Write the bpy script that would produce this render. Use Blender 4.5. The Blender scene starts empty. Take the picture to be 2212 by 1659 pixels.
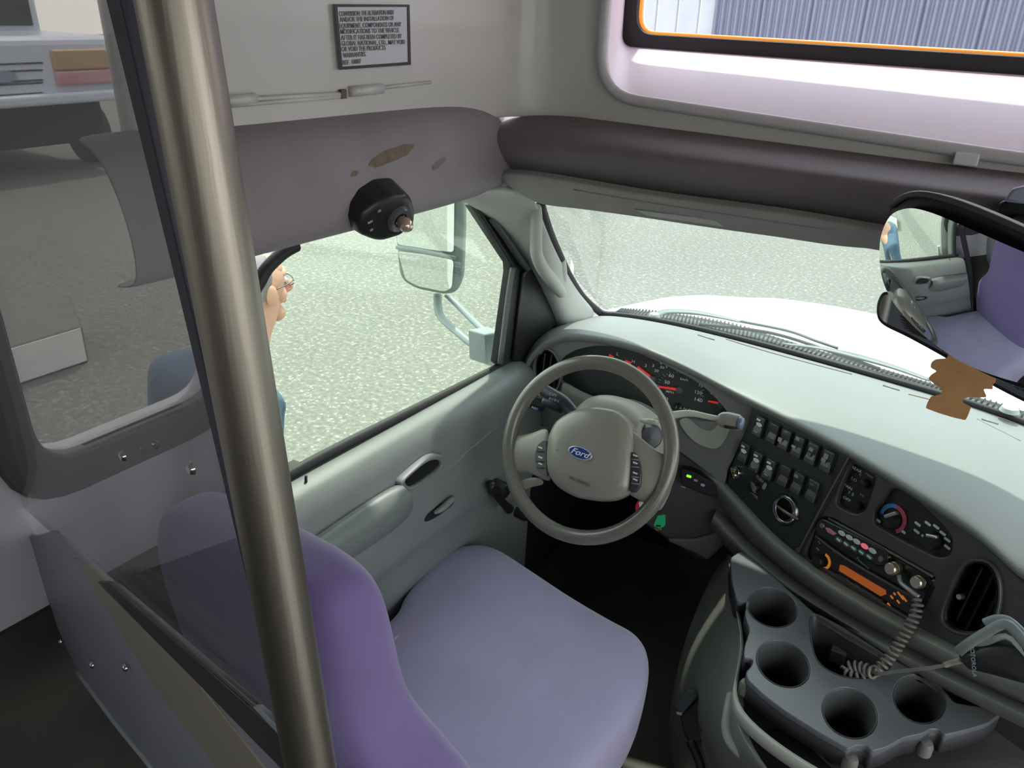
import bpy, bmesh, math, random
from mathutils import Vector as V, Matrix as M
random.seed(4)
S = bpy.context.scene
C = S.collection
H = 2.4            # height of the viewpoint above the asphalt; the whole scene is lifted by it at the very end

# ------------------------------------------------------------------ camera
FPX, CX, CY = 1700.0, 1106.0, 829.5
_p, _t, _r = map(math.radians, (33.4, 25.5, 1.5))
CF = V((-math.sin(_p)*math.cos(_t), math.cos(_p)*math.cos(_t), -math.sin(_t)))
_R0 = V((math.cos(_p), math.sin(_p), 0)); _U0 = _R0.cross(CF)
CR = _R0*math.cos(_r) + _U0*math.sin(_r)
CU = -_R0*math.sin(_r) + _U0*math.cos(_r)
cam = bpy.data.cameras.new('camera'); camo = bpy.data.objects.new('camera', cam); C.objects.link(camo)
cam.sensor_width = 36; cam.lens = FPX/2212*36; cam.clip_start = 0.02; cam.clip_end = 400
camo.matrix_world = M(((CR.x, CU.x, -CF.x, 0), (CR.y, CU.y, -CF.y, 0), (CR.z, CU.z, -CF.z, 0), (0, 0, 0, 1)))
S.camera = camo

# ------------------------------------------------------------------ world, sun, exposure
w = bpy.data.worlds.new('sky'); S.world = w; w.use_nodes = True
nt = w.node_tree; bg = nt.nodes['Background']
tc = nt.nodes.new('ShaderNodeTexCoord'); sx = nt.nodes.new('ShaderNodeSeparateXYZ')
rp = nt.nodes.new('ShaderNodeValToRGB')
nt.links.new(tc.outputs['Generated'], sx.inputs[0]); nt.links.new(sx.outputs['Z'], rp.inputs[0])
nt.links.new(rp.outputs[0], bg.inputs[0])
rp.color_ramp.elements[0].position = 0.0; rp.color_ramp.elements[0].color = (0.93, 0.93, 0.90, 1)
rp.color_ramp.elements[1].position = 0.9; rp.color_ramp.elements[1].color = (0.68, 0.77, 0.90, 1)
bg.inputs[1].default_value = 3.4
sun = bpy.data.lights.new('sun', 'SUN'); sun.energy = 4.2; sun.angle = math.radians(1.2); sun.color = (1.0, 0.95, 0.86)
suno = bpy.data.objects.new('sun', sun); C.objects.link(suno)
_sd = V((-0.17, 0.48, 1.0)).normalized()          # towards the sun: high, from the front, slightly to the left
suno.rotation_euler = _sd.to_track_quat('Z', 'Y').to_euler()
S.view_settings.view_transform = 'Standard'; S.view_settings.look = 'None'
S.view_settings.gamma = 1.0; S.view_settings.exposure = 0.28; S.view_settings.use_curve_mapping = False

# ------------------------------------------------------------------ points on real planes seen along a line of sight
def ray(px, py): return (px-CX)*CR - (py-CY)*CU + FPX*CF
def X(px, py, x): d = ray(px, py); return d*(x/d.x)
def Y(px, py, y): d = ray(px, py); return d*(y/d.y)
def Z(px, py, z): d = ray(px, py); return d*(z/d.z)
class Fr:
    def __init__(s, o, n, up=V((0, 0, 1))):
        s.o = V(o); s.n = V(n).normalized(); s.u = V(up).cross(s.n).normalized(); s.v = s.n.cross(s.u)
    def p(s, px, py, h=0.0):
        d = ray(px, py); return d*(((s.o + s.n*h).dot(s.n))/d.dot(s.n))
    def l(s, px, py, h=0.0):
        q = s.p(px, py, h) - s.o; return (q.dot(s.u), q.dot(s.v))
    def w(s, u, v, h=0.0): return s.o + s.u*u + s.v*v + s.n*h
    def m(s): return M(((s.u.x, s.v.x, s.n.x, s.o.x), (s.u.y, s.v.y, s.n.y, s.o.y), (s.u.z, s.v.z, s.n.z, s.o.z), (0, 0, 0, 1)))
    def at(s, px, py, h=0.0, n=None): return Fr(s.p(px, py, h), n or s.n)

# ------------------------------------------------------------------ materials
MATS = {}
def mat(name, col, rough=0.5, metal=0.0, var=0.0, vs=20, bump=0.0, bs=200, spec=0.5, sheen=0.0, coat=0.0, emit=None, es=1.0, col2=None, stretch=None):
    if name in MATS: return MATS[name]
    m = bpy.data.materials.new(name); m.use_nodes = True; t = m.node_tree; b = t.nodes['Principled BSDF']
    b.inputs['Base Color'].default_value = (*col, 1); b.inputs['Roughness'].default_value = rough
    b.inputs['Metallic'].default_value = metal; b.inputs['Specular IOR Level'].default_value = spec
    if sheen: b.inputs['Sheen Weight'].default_value = sheen; b.inputs['Sheen Roughness'].default_value = 0.5
    if coat: b.inputs['Coat Weight'].default_value = coat; b.inputs['Coat Roughness'].default_value = 0.08
    if emit: b.inputs['Emission Color'].default_value = (*emit, 1); b.inputs['Emission Strength'].default_value = es
    co = t.nodes.new('ShaderNodeTexCoord'); mp = t.nodes.new('ShaderNodeMapping')
    t.links.new(co.outputs['Object'], mp.inputs[0])
    if stretch: mp.inputs['Scale'].default_value = stretch
    if var or col2:
        n = t.nodes.new('ShaderNodeTexNoise'); n.inputs['Scale'].default_value = vs; n.inputs['Detail'].default_value = 5
        t.links.new(mp.outputs[0], n.inputs['Vector'])
        r = t.nodes.new('ShaderNodeValToRGB')
        c2 = col2 or tuple(min(1, c*(1+var)) for c in col); c1 = col if col2 else tuple(c*(1-var) for c in col)
        r.color_ramp.elements[0].position = 0.35; r.color_ramp.elements[0].color = (*c1, 1)
        r.color_ramp.elements[1].position = 0.65; r.color_ramp.elements[1].color = (*c2, 1)
        t.links.new(n.outputs['Fac'], r.inputs[0]); t.links.new(r.outputs[0], b.inputs['Base Color'])
    if bump:
        n2 = t.nodes.new('ShaderNodeTexNoise'); n2.inputs['Scale'].default_value = bs; n2.inputs['Detail'].default_value = 3
        t.links.new(mp.outputs[0], n2.inputs['Vector'])
        bp = t.nodes.new('ShaderNodeBump'); bp.inputs['Strength'].default_value = bump; bp.inputs['Distance'].default_value = 0.002
        t.links.new(n2.outputs['Fac'], bp.inputs['Height']); t.links.new(bp.outputs[0], b.inputs['Normal'])
    MATS[name] = m; return m
def glass(name, tint, refl=0.5, haze=0.0, hazecol=(0.7, 0.7, 0.72)):
    m = bpy.data.materials.new(name); m.use_nodes = True; t = m.node_tree; t.nodes.clear()
    o = t.nodes.new('ShaderNodeOutputMaterial'); tr = t.nodes.new('ShaderNodeBsdfTransparent'); gl = t.nodes.new('ShaderNodeBsdfGlossy')
    tr.inputs[0].default_value = (*tint, 1); gl.inputs['Roughness'].default_value = 0.02
    fr = t.nodes.new('ShaderNodeFresnel'); fr.inputs[0].default_value = 1.45
    mu = t.nodes.new('ShaderNodeMath'); mu.operation = 'MULTIPLY'; mu.inputs[1].default_value = refl
    t.links.new(fr.outputs[0], mu.inputs[0])
    a = t.nodes.new('ShaderNodeMixShader'); t.links.new(mu.outputs[0], a.inputs[0]); t.links.new(tr.outputs[0], a.inputs[1]); t.links.new(gl.outputs[0], a.inputs[2])
    last = a
    if haze:
        df = t.nodes.new('ShaderNodeBsdfDiffuse'); df.inputs[0].default_value = (*hazecol, 1)
        n = t.nodes.new('ShaderNodeTexNoise'); n.inputs['Scale'].default_value = 6; n.inputs['Detail'].default_value = 6
        ra = t.nodes.new('ShaderNodeMapRange'); ra.inputs['To Min'].default_value = haze*0.6; ra.inputs['To Max'].default_value = haze*1.5
        t.links.new(n.outputs['Fac'], ra.inputs[0])
        b2 = t.nodes.new('ShaderNodeMixShader'); t.links.new(ra.outputs[0], b2.inputs[0]); t.links.new(a.outputs[0], b2.inputs[1]); t.links.new(df.outputs[0], b2.inputs[2]); last = b2
    t.links.new(last.outputs[0], o.inputs[0]); MATS[name] = m; return m
white_gel = mat('white gelcoat', (0.60, 0.58, 0.555), 0.35, var=0.05, vs=3, coat=0.2)
cap_lav = mat('lavender white moulding', (0.80, 0.68, 0.73), 0.5, var=0.03, vs=4, bump=0.1, bs=90)
trim_white = mat('pale trim moulding', (0.62, 0.60, 0.60), 0.3)
header_m = mat('grey mauve vinyl headliner', (0.25, 0.215, 0.23), 0.62, var=0.10, vs=5, bump=0.25, bs=350)
pillar_m = mat('pale grey plastic', (0.44, 0.45, 0.43), 0.5, var=0.03, vs=10, bump=0.15, bs=500)
visor_m = mat('grey visor vinyl', (0.34, 0.335, 0.315), 0.6, var=0.04, bump=0.2, bs=600)
door_m = mat('grey door plastic', (0.175, 0.19, 0.192), 0.38, var=0.05, vs=8, bump=0.25, bs=700)
door_d = mat('darker door inset plastic', (0.12, 0.14, 0.14), 0.45, bump=0.2, bs=700)
dash_top = mat('pale grey dash pad', (0.20, 0.215, 0.21), 0.5, var=0.03, vs=5, bump=0.2, bs=500)
dash_m = mat('charcoal dash plastic', (0.062, 0.062, 0.062), 0.42, var=0.05, bump=0.2, bs=600)
dash_l = mat('grey dash trim plastic', (0.13, 0.135, 0.13), 0.38, var=0.04, bump=0.2, bs=600)
console_m = mat('grey engine cover plastic', (0.20, 0.205, 0.18), 0.33, var=0.06, vs=6, bump=0.2, bs=500)
console_l = mat('pale grey console edge', (0.40, 0.41, 0.36), 0.35, bump=0.1, bs=500)
tray_m = mat('dark grey tray plastic', (0.14, 0.145, 0.155), 0.28, var=0.06, vs=9, bump=0.1, bs=500)
black_m = mat('black plastic', (0.012, 0.012, 0.014), 0.4)
black_r = mat('black rubber', (0.018, 0.018, 0.02), 0.6, bump=0.2, bs=300)
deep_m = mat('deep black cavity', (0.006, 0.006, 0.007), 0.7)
sail_m = mat('dark sail plastic', (0.022, 0.023, 0.028), 0.45, bump=0.2, bs=400)
wheel_m = mat('grey leatherette', (0.15, 0.145, 0.125), 0.26, var=0.05, vs=12, bump=0.15, bs=500, coat=0.35)
hub_m = mat('grey airbag cover', (0.25, 0.24, 0.205), 0.28, bump=0.12, bs=800, coat=0.2)
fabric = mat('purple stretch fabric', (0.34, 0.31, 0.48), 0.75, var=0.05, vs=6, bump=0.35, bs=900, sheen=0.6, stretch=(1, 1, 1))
fabric_shaded = mat('shaded purple stretch fabric', (0.17, 0.12, 0.31), 0.75, var=0.06, vs=5, bump=0.35, bs=900, sheen=0.35)  # same cover as the cushion, with the backrest's shade put into the colour
steel = mat('brushed stainless steel', (0.37, 0.33, 0.285), 0.40, 1.0, var=0.08, vs=3, stretch=(8, 8, 0.3), bump=0.1, bs=40)
alu = mat('dull aluminium', (0.40, 0.40, 0.42), 0.45, 1.0, var=0.08, vs=6)
chrome = mat('chrome', (0.75, 0.76, 0.78), 0.12, 1.0)
satin = mat('satin silver metal', (0.52, 0.51, 0.47), 0.3, 0.9)
navy = mat('navy edge channel', (0.028, 0.028, 0.05), 0.45)
grey_panel = mat('grey laminate panel', (0.29, 0.30, 0.36), 0.45, var=0.06, vs=5)
wall_lm = mat('light grey side panel', (0.48, 0.48, 0.51), 0.5, var=0.05, vs=4)
floor_m = mat('black ribbed rubber floor', (0.028, 0.028, 0.026), 0.7, col2=(0.045, 0.042, 0.034), vs=7, bump=0.4, bs=120)
paint_w = mat('white vehicle paint', (0.80, 0.82, 0.84), 0.25, coat=0.5)
dusty = mat('grey cowl plastic', (0.085, 0.095, 0.098), 0.6, var=0.1, vs=30)
letter_w = mat('white lettering', (0.75, 0.78, 0.76), 0.5)
letter_k = mat('black lettering', (0.03, 0.025, 0.03), 0.5)
paper = mat('white placard', (0.62, 0.60, 0.64), 0.4)
red_m = mat('red needle', (0.75, 0.05, 0.035), 0.4, emit=(0.8, 0.03, 0.02), es=0.25)
skin = mat('skin', (0.62, 0.33, 0.24), 0.5)
shirt = mat('blue shirt', (0.08, 0.13, 0.20), 0.8, var=0.1)
jeans = mat('dark trousers', (0.03, 0.035, 0.05), 0.85)
card_m = mat('brown card', (0.33, 0.17, 0.055), 0.7, var=0.08, vs=30)
mirror_m = mat('mirror silver', (0.86, 0.88, 0.88), 0.015, 1.0)
mirror_d = mat('smoky mirror silver', (0.30, 0.33, 0.36), 0.03, 1.0)
g_ws = glass('green tinted windscreen', (0.86, 0.95, 0.88), 0.25)
g_rear = glass('light tinted rear glass', (0.62, 0.62, 0.60), 0.3)
g_side = glass('dark tinted side glass', (0.54, 0.53, 0.51), 0.3)
g_plexi = glass('scratched acrylic', (0.93, 0.925, 0.93), 0.35, 0.07, (0.50, 0.49, 0.50))

# ------------------------------------------------------------------ object helpers
def tag(o, label=None, cat=None, group=None, kind=None):
    if label: o['label'] = label
    if cat: o['category'] = cat
    if group: o['group'] = group
    if kind: o['kind'] = kind
    return o
def empty(name, loc, label=None, cat=None, group=None, kind=None):
    o = bpy.data.objects.new(name, None); C.objects.link(o); o.location = loc; o.empty_display_size = 0.05
    return tag(o, label, cat, group, kind)
def link(name, me, m, parent=None):
    o = bpy.data.objects.new(name, me); C.objects.link(o)
    if m: me.materials.clear(); me.materials.append(m)
    if parent:
        o.parent = parent
        if parent.type == 'EMPTY': o.matrix_parent_inverse = M.Translation(-V(parent.location))
    return o
def mesh(name, vs, fs, m, parent=None, smooth=False, bev=0, sub=0, solid=0, offs=0):
    me = bpy.data.meshes.new(name); me.from_pydata([tuple(v) for v in vs], [], [tuple(f) for f in fs]); me.update()
    bm = bmesh.new(); bm.from_mesh(me); bmesh.ops.recalc_face_normals(bm, faces=bm.faces); bm.to_mesh(me); bm.free()
    if smooth: me.shade_smooth()
    o = link(name, me, m, parent)
    if solid: s = o.modifiers.new('s', 'SOLIDIFY'); s.thickness = solid; s.offset = offs
    if bev:
        b = o.modifiers.new('b', 'BEVEL'); b.width = bev; b.segments = 3; b.limit_method = 'ANGLE'; b.angle_limit = math.radians(35)
    if sub: s = o.modifiers.new('u', 'SUBSURF'); s.levels = sub; s.render_levels = sub
    return o
def grid(name, rows, m, parent=None, sub=2, solid=0.0, closed=False, flip=False, smooth=True, offs=-1):
    n = len(rows[0]); vs = [p for r in rows for p in r]; fs = []
    for i in range(len(rows)-1):
        for j in range(n if closed else n-1):
            k = (j+1) % n; fs.append((i*n+j, i*n+k, (i+1)*n+k, (i+1)*n+j))
    return mesh(name, vs, fs, m, parent, smooth, 0, sub, solid, offs)
def cr(pts, n=8, closed=False):
    P = [V(p) if len(p) == 3 else V((p[0], p[1], 0)) for p in pts]; out = []; L = len(P)
    for i in range(L if closed else L-1):
        if closed: a, b, c, d = P[(i-1) % L], P[i], P[(i+1) % L], P[(i+2) % L]
        else: a, b, c, d = P[max(i-1, 0)], P[i], P[i+1], P[min(i+2, L-1)]
        for k in range(n):
            t = k/n; out.append(0.5*((2*b)+(c-a)*t+(2*a-5*b+4*c-d)*t*t+(3*b-a-3*c+d)*t**3))
    if not closed: out.append(P[-1])
    return out
def sm(pts, n=6): return [(p.x, p.y) for p in cr(pts, n, True)]
def rnd(pts, r, n=4):                     # polygon with rounded corners, r in the units of pts
    out = []; L = len(pts)
    for i in range(L):
        a, b, c = V(pts[i-1]), V(pts[i]), V(pts[(i+1) % L])
        e, f = (a-b), (c-b); q = min(r, e.length*0.45, f.length*0.45); e = b+e.normalized()*q; f = b+f.normalized()*q
        for k in range(n+1):
            t = k/n; p = e*(1-t)**2+b*2*t*(1-t)+f*t*t; out.append((p.x, p.y))
    return out
def tube_geo(path, r, seg=10, cap=True, flat=None, fup=None):
    vs = []; fs = []; n = len(path); prev = None
    for i, p in enumerate(path):
        t = (path[min(i+1, n-1)]-path[max(i-1, 0)]).normalized()
        if fup is not None: a = t.cross(fup).normalized()
        elif prev is None: a = t.cross(V((0, 0, 1)) if abs(t.z) < 0.9 else V((1, 0, 0))).normalized()
        else: a = (prev - t*prev.dot(t)).normalized()
        prev = a; b = t.cross(a); rr = r[i] if isinstance(r, (list, tuple)) else r; fl = flat or 1
        for k in range(seg):
            an = 2*math.pi*k/seg; vs.append(p+a*math.cos(an)*rr+b*math.sin(an)*rr*fl)
    for i in range(n-1):
        for k in range(seg): fs.append((i*seg+k, i*seg+(k+1) % seg, (i+1)*seg+(k+1) % seg, (i+1)*seg+k))
    if cap: fs.append(tuple(range(seg))[::-1]); fs.append(tuple((n-1)*seg+k for k in range(seg)))
    return vs, fs
def tube(name, pts, r, m, parent=None, seg=12, n=6, closed=False, flat=None, smooth=True, fup=None, raw=False):
    path = [V(p) for p in pts] if raw else cr(pts, n, closed)
    if isinstance(r, (list, tuple)) and not raw:
        rr = []; L = len(r)
        for i in range(len(path)):
            t = i/(len(path)-1)*(L-1); k = min(int(t), L-2); rr.append(r[k]*(1-(t-k))+r[k+1]*(t-k))
        r = rr
    vs, fs = tube_geo(path, r, seg, True, flat, fup); return mesh(name, vs, fs, m, parent, smooth)
def box(name, c, s, m, parent=None, bev=0.0, fr=None, rot=None):
    vs = [V((sx*s[0]/2, sy*s[1]/2, sz*s[2]/2)) for sx in (-1, 1) for sy in (-1, 1) for sz in (-1, 1)]
    if rot: vs = [rot @ v for v in vs]
    vs = [(fr.w(c[0]+v.x, c[1]+v.y, c[2]+v.z) if fr else V(c)+v) for v in vs]
    fs = [(0, 1, 3, 2), (4, 6, 7, 5), (0, 4, 5, 1), (2, 3, 7, 6), (0, 2, 6, 4), (1, 5, 7, 3)]
    return mesh(name, vs, fs, m, parent, False, bev)
def lathe(name, fr, prof, m, parent=None, seg=32, c=(0, 0), sx=1, sy=1, rotz=0, smooth=True, half=None):
    vs = []; fs = []; k = len(prof)
    for j in range(seg):
        a = 2*math.pi*j/seg
        for (r, h) in prof:
            x, y = r*math.cos(a)*sx, r*math.sin(a)*sy
            x, y = x*math.cos(rotz)-y*math.sin(rotz), x*math.sin(rotz)+y*math.cos(rotz)
            vs.append(fr.w(c[0]+x, c[1]+y, h))
    for j in range(seg):
        for i in range(k-1): fs.append((j*k+i, ((j+1) % seg)*k+i, ((j+1) % seg)*k+i+1, j*k+i+1))
    o = mesh(name, vs, fs, m, parent, smooth)
    if smooth: e = o.modifiers.new('e', 'EDGE_SPLIT'); e.split_angle = math.radians(40)
    return o
def plate(name, fr, outs, h, depth, m, parent=None, bev=0.0, px=True, local=False):
    """flat piece with holes lying on a plane: outlines in the plane, top face at height h, given thickness"""
    cu = bpy.data.curves.new(name, 'CURVE'); cu.dimensions = '2D'; cu.fill_mode = 'BOTH'
    cu.extrude = max(depth/2-bev, 0.0001); cu.bevel_depth = bev; cu.bevel_resolution = 2; cu.offset = -bev
    for out in outs:
        sp = cu.splines.new('POLY'); sp.use_cyclic_u = True; sp.points.add(len(out)-1)
        for i, q in enumerate(out):
            u, v = q if local else fr.l(q[0], q[1], h)
            sp.points[i].co = (u, v, 0, 1)
    o = bpy.data.objects.new(name, cu); C.objects.link(o)
    dg = bpy.context.evaluated_depsgraph_get(); me = bpy.data.meshes.new_from_object(o.evaluated_get(dg))
    bpy.data.objects.remove(o); bpy.data.curves.remove(cu)
    me.transform(fr.m() @ M.Translation((0, 0, h-depth/2))); me.name = name
    return link(name, me, m, parent)
def pillow(name, fr, out, prof, m, parent=None, local=False, h0=0.0, sub=1, ctr=None):
    """domed pad: outline on a plane, prof = list of (scale, height)"""
    P = [V((*q, 0)) if local else V((*fr.l(q[0], q[1], h0), 0)) for q in out]
    c = sum(P, V())/len(P)
    if ctr: c = V((*fr.l(*ctr, h0), 0))
    vs = []; fs = []; n = len(P)
    for (s, h) in prof:
        for q in P: r = c+(q-c)*s; vs.append(fr.w(r.x, r.y, h))
    for i in range(len(prof)-1):
        for j in range(n): fs.append((i*n+j, i*n+(j+1) % n, (i+1)*n+(j+1) % n, (i+1)*n+j))
    vs.append(fr.w(c.x, c.y, prof[-1][1])); k = len(vs)-1; b = (len(prof)-1)*n
    for j in range(n): fs.append((b+j, b+(j+1) % n, k))
    return mesh(name, vs, fs, m, parent, True, 0, sub)
def text(name, s, fr, pos, size, m, parent=None, px=True, h=0.0012, rot=0.0, shear=0.0, sxs=1.0, align='CENTER', sp=1.0, thick=0.0003):
    cu = bpy.data.curves.new(name, 'FONT'); cu.body = s; cu.size = size; cu.align_x = align; cu.align_y = 'CENTER'
    cu.shear = shear; cu.extrude = thick; cu.space_line = sp; cu.resolution_u = 3; cu.offset = size*0.008
    o = bpy.data.objects.new(name, cu); C.objects.link(o)
    dg = bpy.context.evaluated_depsgraph_get(); me = bpy.data.meshes.new_from_object(o.evaluated_get(dg))
    bpy.data.objects.remove(o); bpy.data.curves.remove(cu)
    u, v = fr.l(*pos, h) if px else pos
    me.transform(fr.m() @ M.Translation((u, v, h)) @ M.Rotation(rot, 4, 'Z') @ M.Diagonal((sxs, 1, 1, 1))); me.name = name
    return link(name, me, m, parent)
def hit(o, px, py, lift=0.0008):
    dg = bpy.context.evaluated_depsgraph_get(); e = o.evaluated_get(dg); d = ray(px, py).normalized()
    ok, p, n, i = e.ray_cast(V((0, 0, 0)), d)
    if not ok: return None
    if n.dot(d) > 0: n = -n
    return p+n*lift
def decal(name, o, outl, m, parent=None, lift=0.0008):
    P = [hit(o, *q, lift) for q in outl]; c = (sum(x for x, _ in outl)/len(outl), sum(y for _, y in outl)/len(outl)); P = [p for p in P if p is not None]
    Q = hit(o, *c, lift); n = len(P)
    return mesh(name, P+[Q], [(i, (i+1) % n, n) for i in range(n)], m, parent or o)
def join(objs, name):
    """merge finished pieces into the first one's mesh"""
    bm = bmesh.new(); dg = bpy.context.evaluated_depsgraph_get()
    for o in objs:
        e = o.evaluated_get(dg); me = bpy.data.meshes.new_from_object(e); bm.from_mesh(me); bpy.data.meshes.remove(me)
    o = objs[0]; o.modifiers.clear(); me = bpy.data.meshes.new(name); bm.to_mesh(me); bm.free()
    for mm in o.data.materials: me.materials.append(mm)
    o.data = me; o.name = name
    for q in objs[1:]: bpy.data.objects.remove(q)
    return o
def circ(cx, cy, rx, ry=None, n=28, rot=0):
    ry = ry or rx; out = []
    for i in range(n):
        a = 2*math.pi*i/n; x, y = rx*math.cos(a), ry*math.sin(a)
        out.append((cx+x*math.cos(rot)-y*math.sin(rot), cy+x*math.sin(rot)+y*math.cos(rot)))
    return out

# ================================================================== SETTING: asphalt, building ahead
def asphalt():
    m = mat('asphalt', (0.30, 0.30, 0.27), 0.85, bump=0.6, bs=60)
    t = m.node_tree; b = t.nodes['Principled BSDF']
    co = [n for n in t.nodes if n.type == 'MAPPING'][0]
    n1 = t.nodes.new('ShaderNodeTexNoise'); n1.inputs['Scale'].default_value = 26; n1.inputs['Detail'].default_value = 6; n1.inputs['Roughness'].default_value = 0.75
    n2 = t.nodes.new('ShaderNodeTexNoise'); n2.inputs['Scale'].default_value = 0.5; n2.inputs['Detail'].default_value = 3
    t.links.new(co.outputs[0], n1.inputs['Vector']); t.links.new(co.outputs[0], n2.inputs['Vector'])
    r = t.nodes.new('ShaderNodeValToRGB'); e = r.color_ramp.elements
    e[0].position = 0.36; e[0].color = (0.105, 0.108, 0.095, 1); e[1].position = 0.56; e[1].color = (0.165, 0.165, 0.142, 1)
    q = e.new(0.66); q.color = (0.36, 0.36, 0.30, 1)
    t.links.new(n1.outputs['Fac'], r.inputs[0])
    mx = t.nodes.new('ShaderNodeMix'); mx.data_type = 'RGBA'; mx.blend_type = 'MULTIPLY'; mx.inputs[0].default_value = 1
    r2 = t.nodes.new('ShaderNodeMapRange'); r2.inputs['To Min'].default_value = 0.82; r2.inputs['To Max'].default_value = 1.15
    vo = t.nodes.new('ShaderNodeTexVoronoi'); vo.inputs['Scale'].default_value = 30
    t.links.new(co.outputs[0], vo.inputs['Vector'])
    l1 = t.nodes.new('ShaderNodeMath'); l1.operation = 'LESS_THAN'; l1.inputs[1].default_value = 0.33; t.links.new(vo.outputs['Distance'], l1.inputs[0])
    sc_ = t.nodes.new('ShaderNodeSeparateColor'); t.links.new(vo.outputs['Color'], sc_.inputs[0])
    l2 = t.nodes.new('ShaderNodeMath'); l2.operation = 'GREATER_THAN'; l2.inputs[1].default_value = 0.80; t.links.new(sc_.outputs[0], l2.inputs[0])
    l3 = t.nodes.new('ShaderNodeMath'); l3.operation = 'MULTIPLY'; t.links.new(l1.outputs[0], l3.inputs[0]); t.links.new(l2.outputs[0], l3.inputs[1])
    pm = t.nodes.new('ShaderNodeMix'); pm.data_type = 'RGBA'; pm.inputs[7].default_value = (0.27, 0.265, 0.225, 1)
    t.links.new(l3.outputs[0], pm.inputs[0]); t.links.new(r.outputs[0], pm.inputs[6])
    t.links.new(n2.outputs['Fac'], r2.inputs[0]); t.links.new(pm.outputs[2], mx.inputs[6]); t.links.new(r2.outputs[0], mx.inputs[7])
    t.links.new(mx.outputs[2], b.inputs['Base Color']); return m
gm = asphalt()
tag(mesh('ground', [(-60, -40, -H), (40, -40, -H), (40, 60, -H), (-60, 60, -H)], [(0, 1, 2, 3)], gm), kind='structure')
# ribbed metal building ahead, its panels separate sheets
bld = empty('building', (-3, 15, -H), 'pale blue-grey ribbed metal building seen through the high front window', 'building')
bm_blue = mat('blue grey ribbed metal', (0.17, 0.18, 0.24), 0.5, var=0.04, vs=2)
bm_pale = mat('pale building siding', (0.45, 0.46, 0.48), 0.6, var=0.05, vs=2)
for i in range(16):
    x0 = -5.75+i*0.86; vs = []; n = 7
    for k in range(n*4):
        xx = x0+0.86*k/(n*4-1); d = (0.0, 0.05, 0.05, 0.0)[k % 4]
        vs += [(xx, 15-d, -2.2), (xx, 15-d, 4.6)]
    mesh('wall_panel', vs, [(2*k, 2*k+2, 2*k+3, 2*k+1) for k in range(n*4-1)], bm_blue, bld)
for i in range(9):
    box('siding_panel', (-9.2+i*0.42+0.0, 15.1, 1.2), (0.38, 0.1, 6.8), bm_pale, bld, 0.02)
box('plinth', (-2, 15.1, -2.3), (15.4, 0.2, 0.2), mat('concrete', (0.35, 0.34, 0.32), 0.9, var=0.1), bld)

# ================================================================== SETTING: bus body
FWL = Fr((-1.15, 0, 0), (1, 0, 0))                       # local (y, z)
wl = rnd([(0.455, 0.13), (0.455, -0.64), (0.775, -0.64), (0.775, 0.13)], 0.07, 6)
wlo = rnd([(0.395, 0.19), (0.395, -0.705), (0.81, -0.705), (0.81, 0.19)], 0.11, 6)
back_w = rnd([(-2.2, 0.15), (-2.2, -0.6), (-0.1, -0.6), (-0.1, 0.15)], 0.08, 4)
wall = plate('wall_left', FWL, [[(-2.6, -0.895), (0.80, -0.895), (0.83, -0.84), (0.83, 0.56), (-2.6, 0.56)], wl, back_w], 0.0, 0.05, wall_lm, None, 0.004, local=True)
tag(wall, kind='structure')
box('lower_lip', (-1.150, -0.90, -0.897), (0.012, 3.40, 0.008), satin, wall, 0.004)
w3 = empty('window_3', (-1.15, 0.6, -0.7), kind='structure')
plate('window_frame', FWL, [wlo, wl], 0.012, 0.03, mat('dark window surround', (0.055, 0.05, 0.06), 0.45), w3, 0.005, local=True)
tube('window_seal', [FWL.w(y, z, 0.006) for y, z in rnd([(0.45, 0.135), (0.45, -0.645), (0.78, -0.645), (0.78, 0.135)], 0.07, 5)], 0.006, black_r, w3, 8, 1, True)
plate('pane', FWL, [rnd([(0.45, 0.14), (0.45, -0.65), (0.785, -0.65), (0.785, 0.14)], 0.07, 6)], -0.02, 0.004, g_side, w3, local=True)
w4 = empty('window_4', (-1.15, -1.1, -0.65), kind='structure')
plate('pane', FWL, [back_w], -0.02, 0.004, g_rear, w4, local=True)
plate('window_frame', FWL, [rnd([(-2.26, 0.21), (-2.26, -0.66), (-0.04, -0.66), (-0.04, 0.21)], 0.11, 4), back_w], 0.012, 0.03, MATS['dark window surround'], w4, 0.005, local=True)
lw = mesh('wall_left_lower', [(-1.16, -2.6, -1.65), (-1.16, 0.95, -1.65), (-1.16, 0.95, -0.88), (-1.16, -2.6, -0.88)], [(0, 1, 2, 3)], floor_m, solid=0.04)
tag(lw, kind='structure')
fl = tag(box('floor', (0, -0.3, -1.68), (2.36, 4.7, 0.06), floor_m), kind='structure')
fl2 = tag(mesh('floor_mat', [Z(1100, 1700, -1.6)+V((0, 0, 0)), Z(1480, 1700, -1.6), Z(1500, 1150, -1.6), Z(1080, 1100, -1.6)], [(0, 1, 2, 3)], mat('worn rubber mat', (0.022, 0.023, 0.02), 0.65, col2=(0.05, 0.046, 0.033), vs=4, bump=0.5, bs=200), None, solid=0.012), kind='structure')
fw = tag(mesh('wall_firewall', [(-1.1, 2.08, -1.7), (1.1, 2.08, -1.7), (1.1, 2.0, -0.86), (-1.1, 2.0, -0.86)], [(0, 1, 2, 3)], deep_m, solid=0.03), kind='structure')
tag(box('ceiling', (0, -0.55, 0.58), (2.36, 4.3, 0.06), white_gel), kind='structure')
tag(box('roof_front', (0, 1.66, 0.50), (2.1, 0.36, 0.05), paint_w, bev=0.02), kind='structure')
FWR = Fr((1.15, 0, 0), (-1, 0, 0))                       # local u = -y
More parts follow.
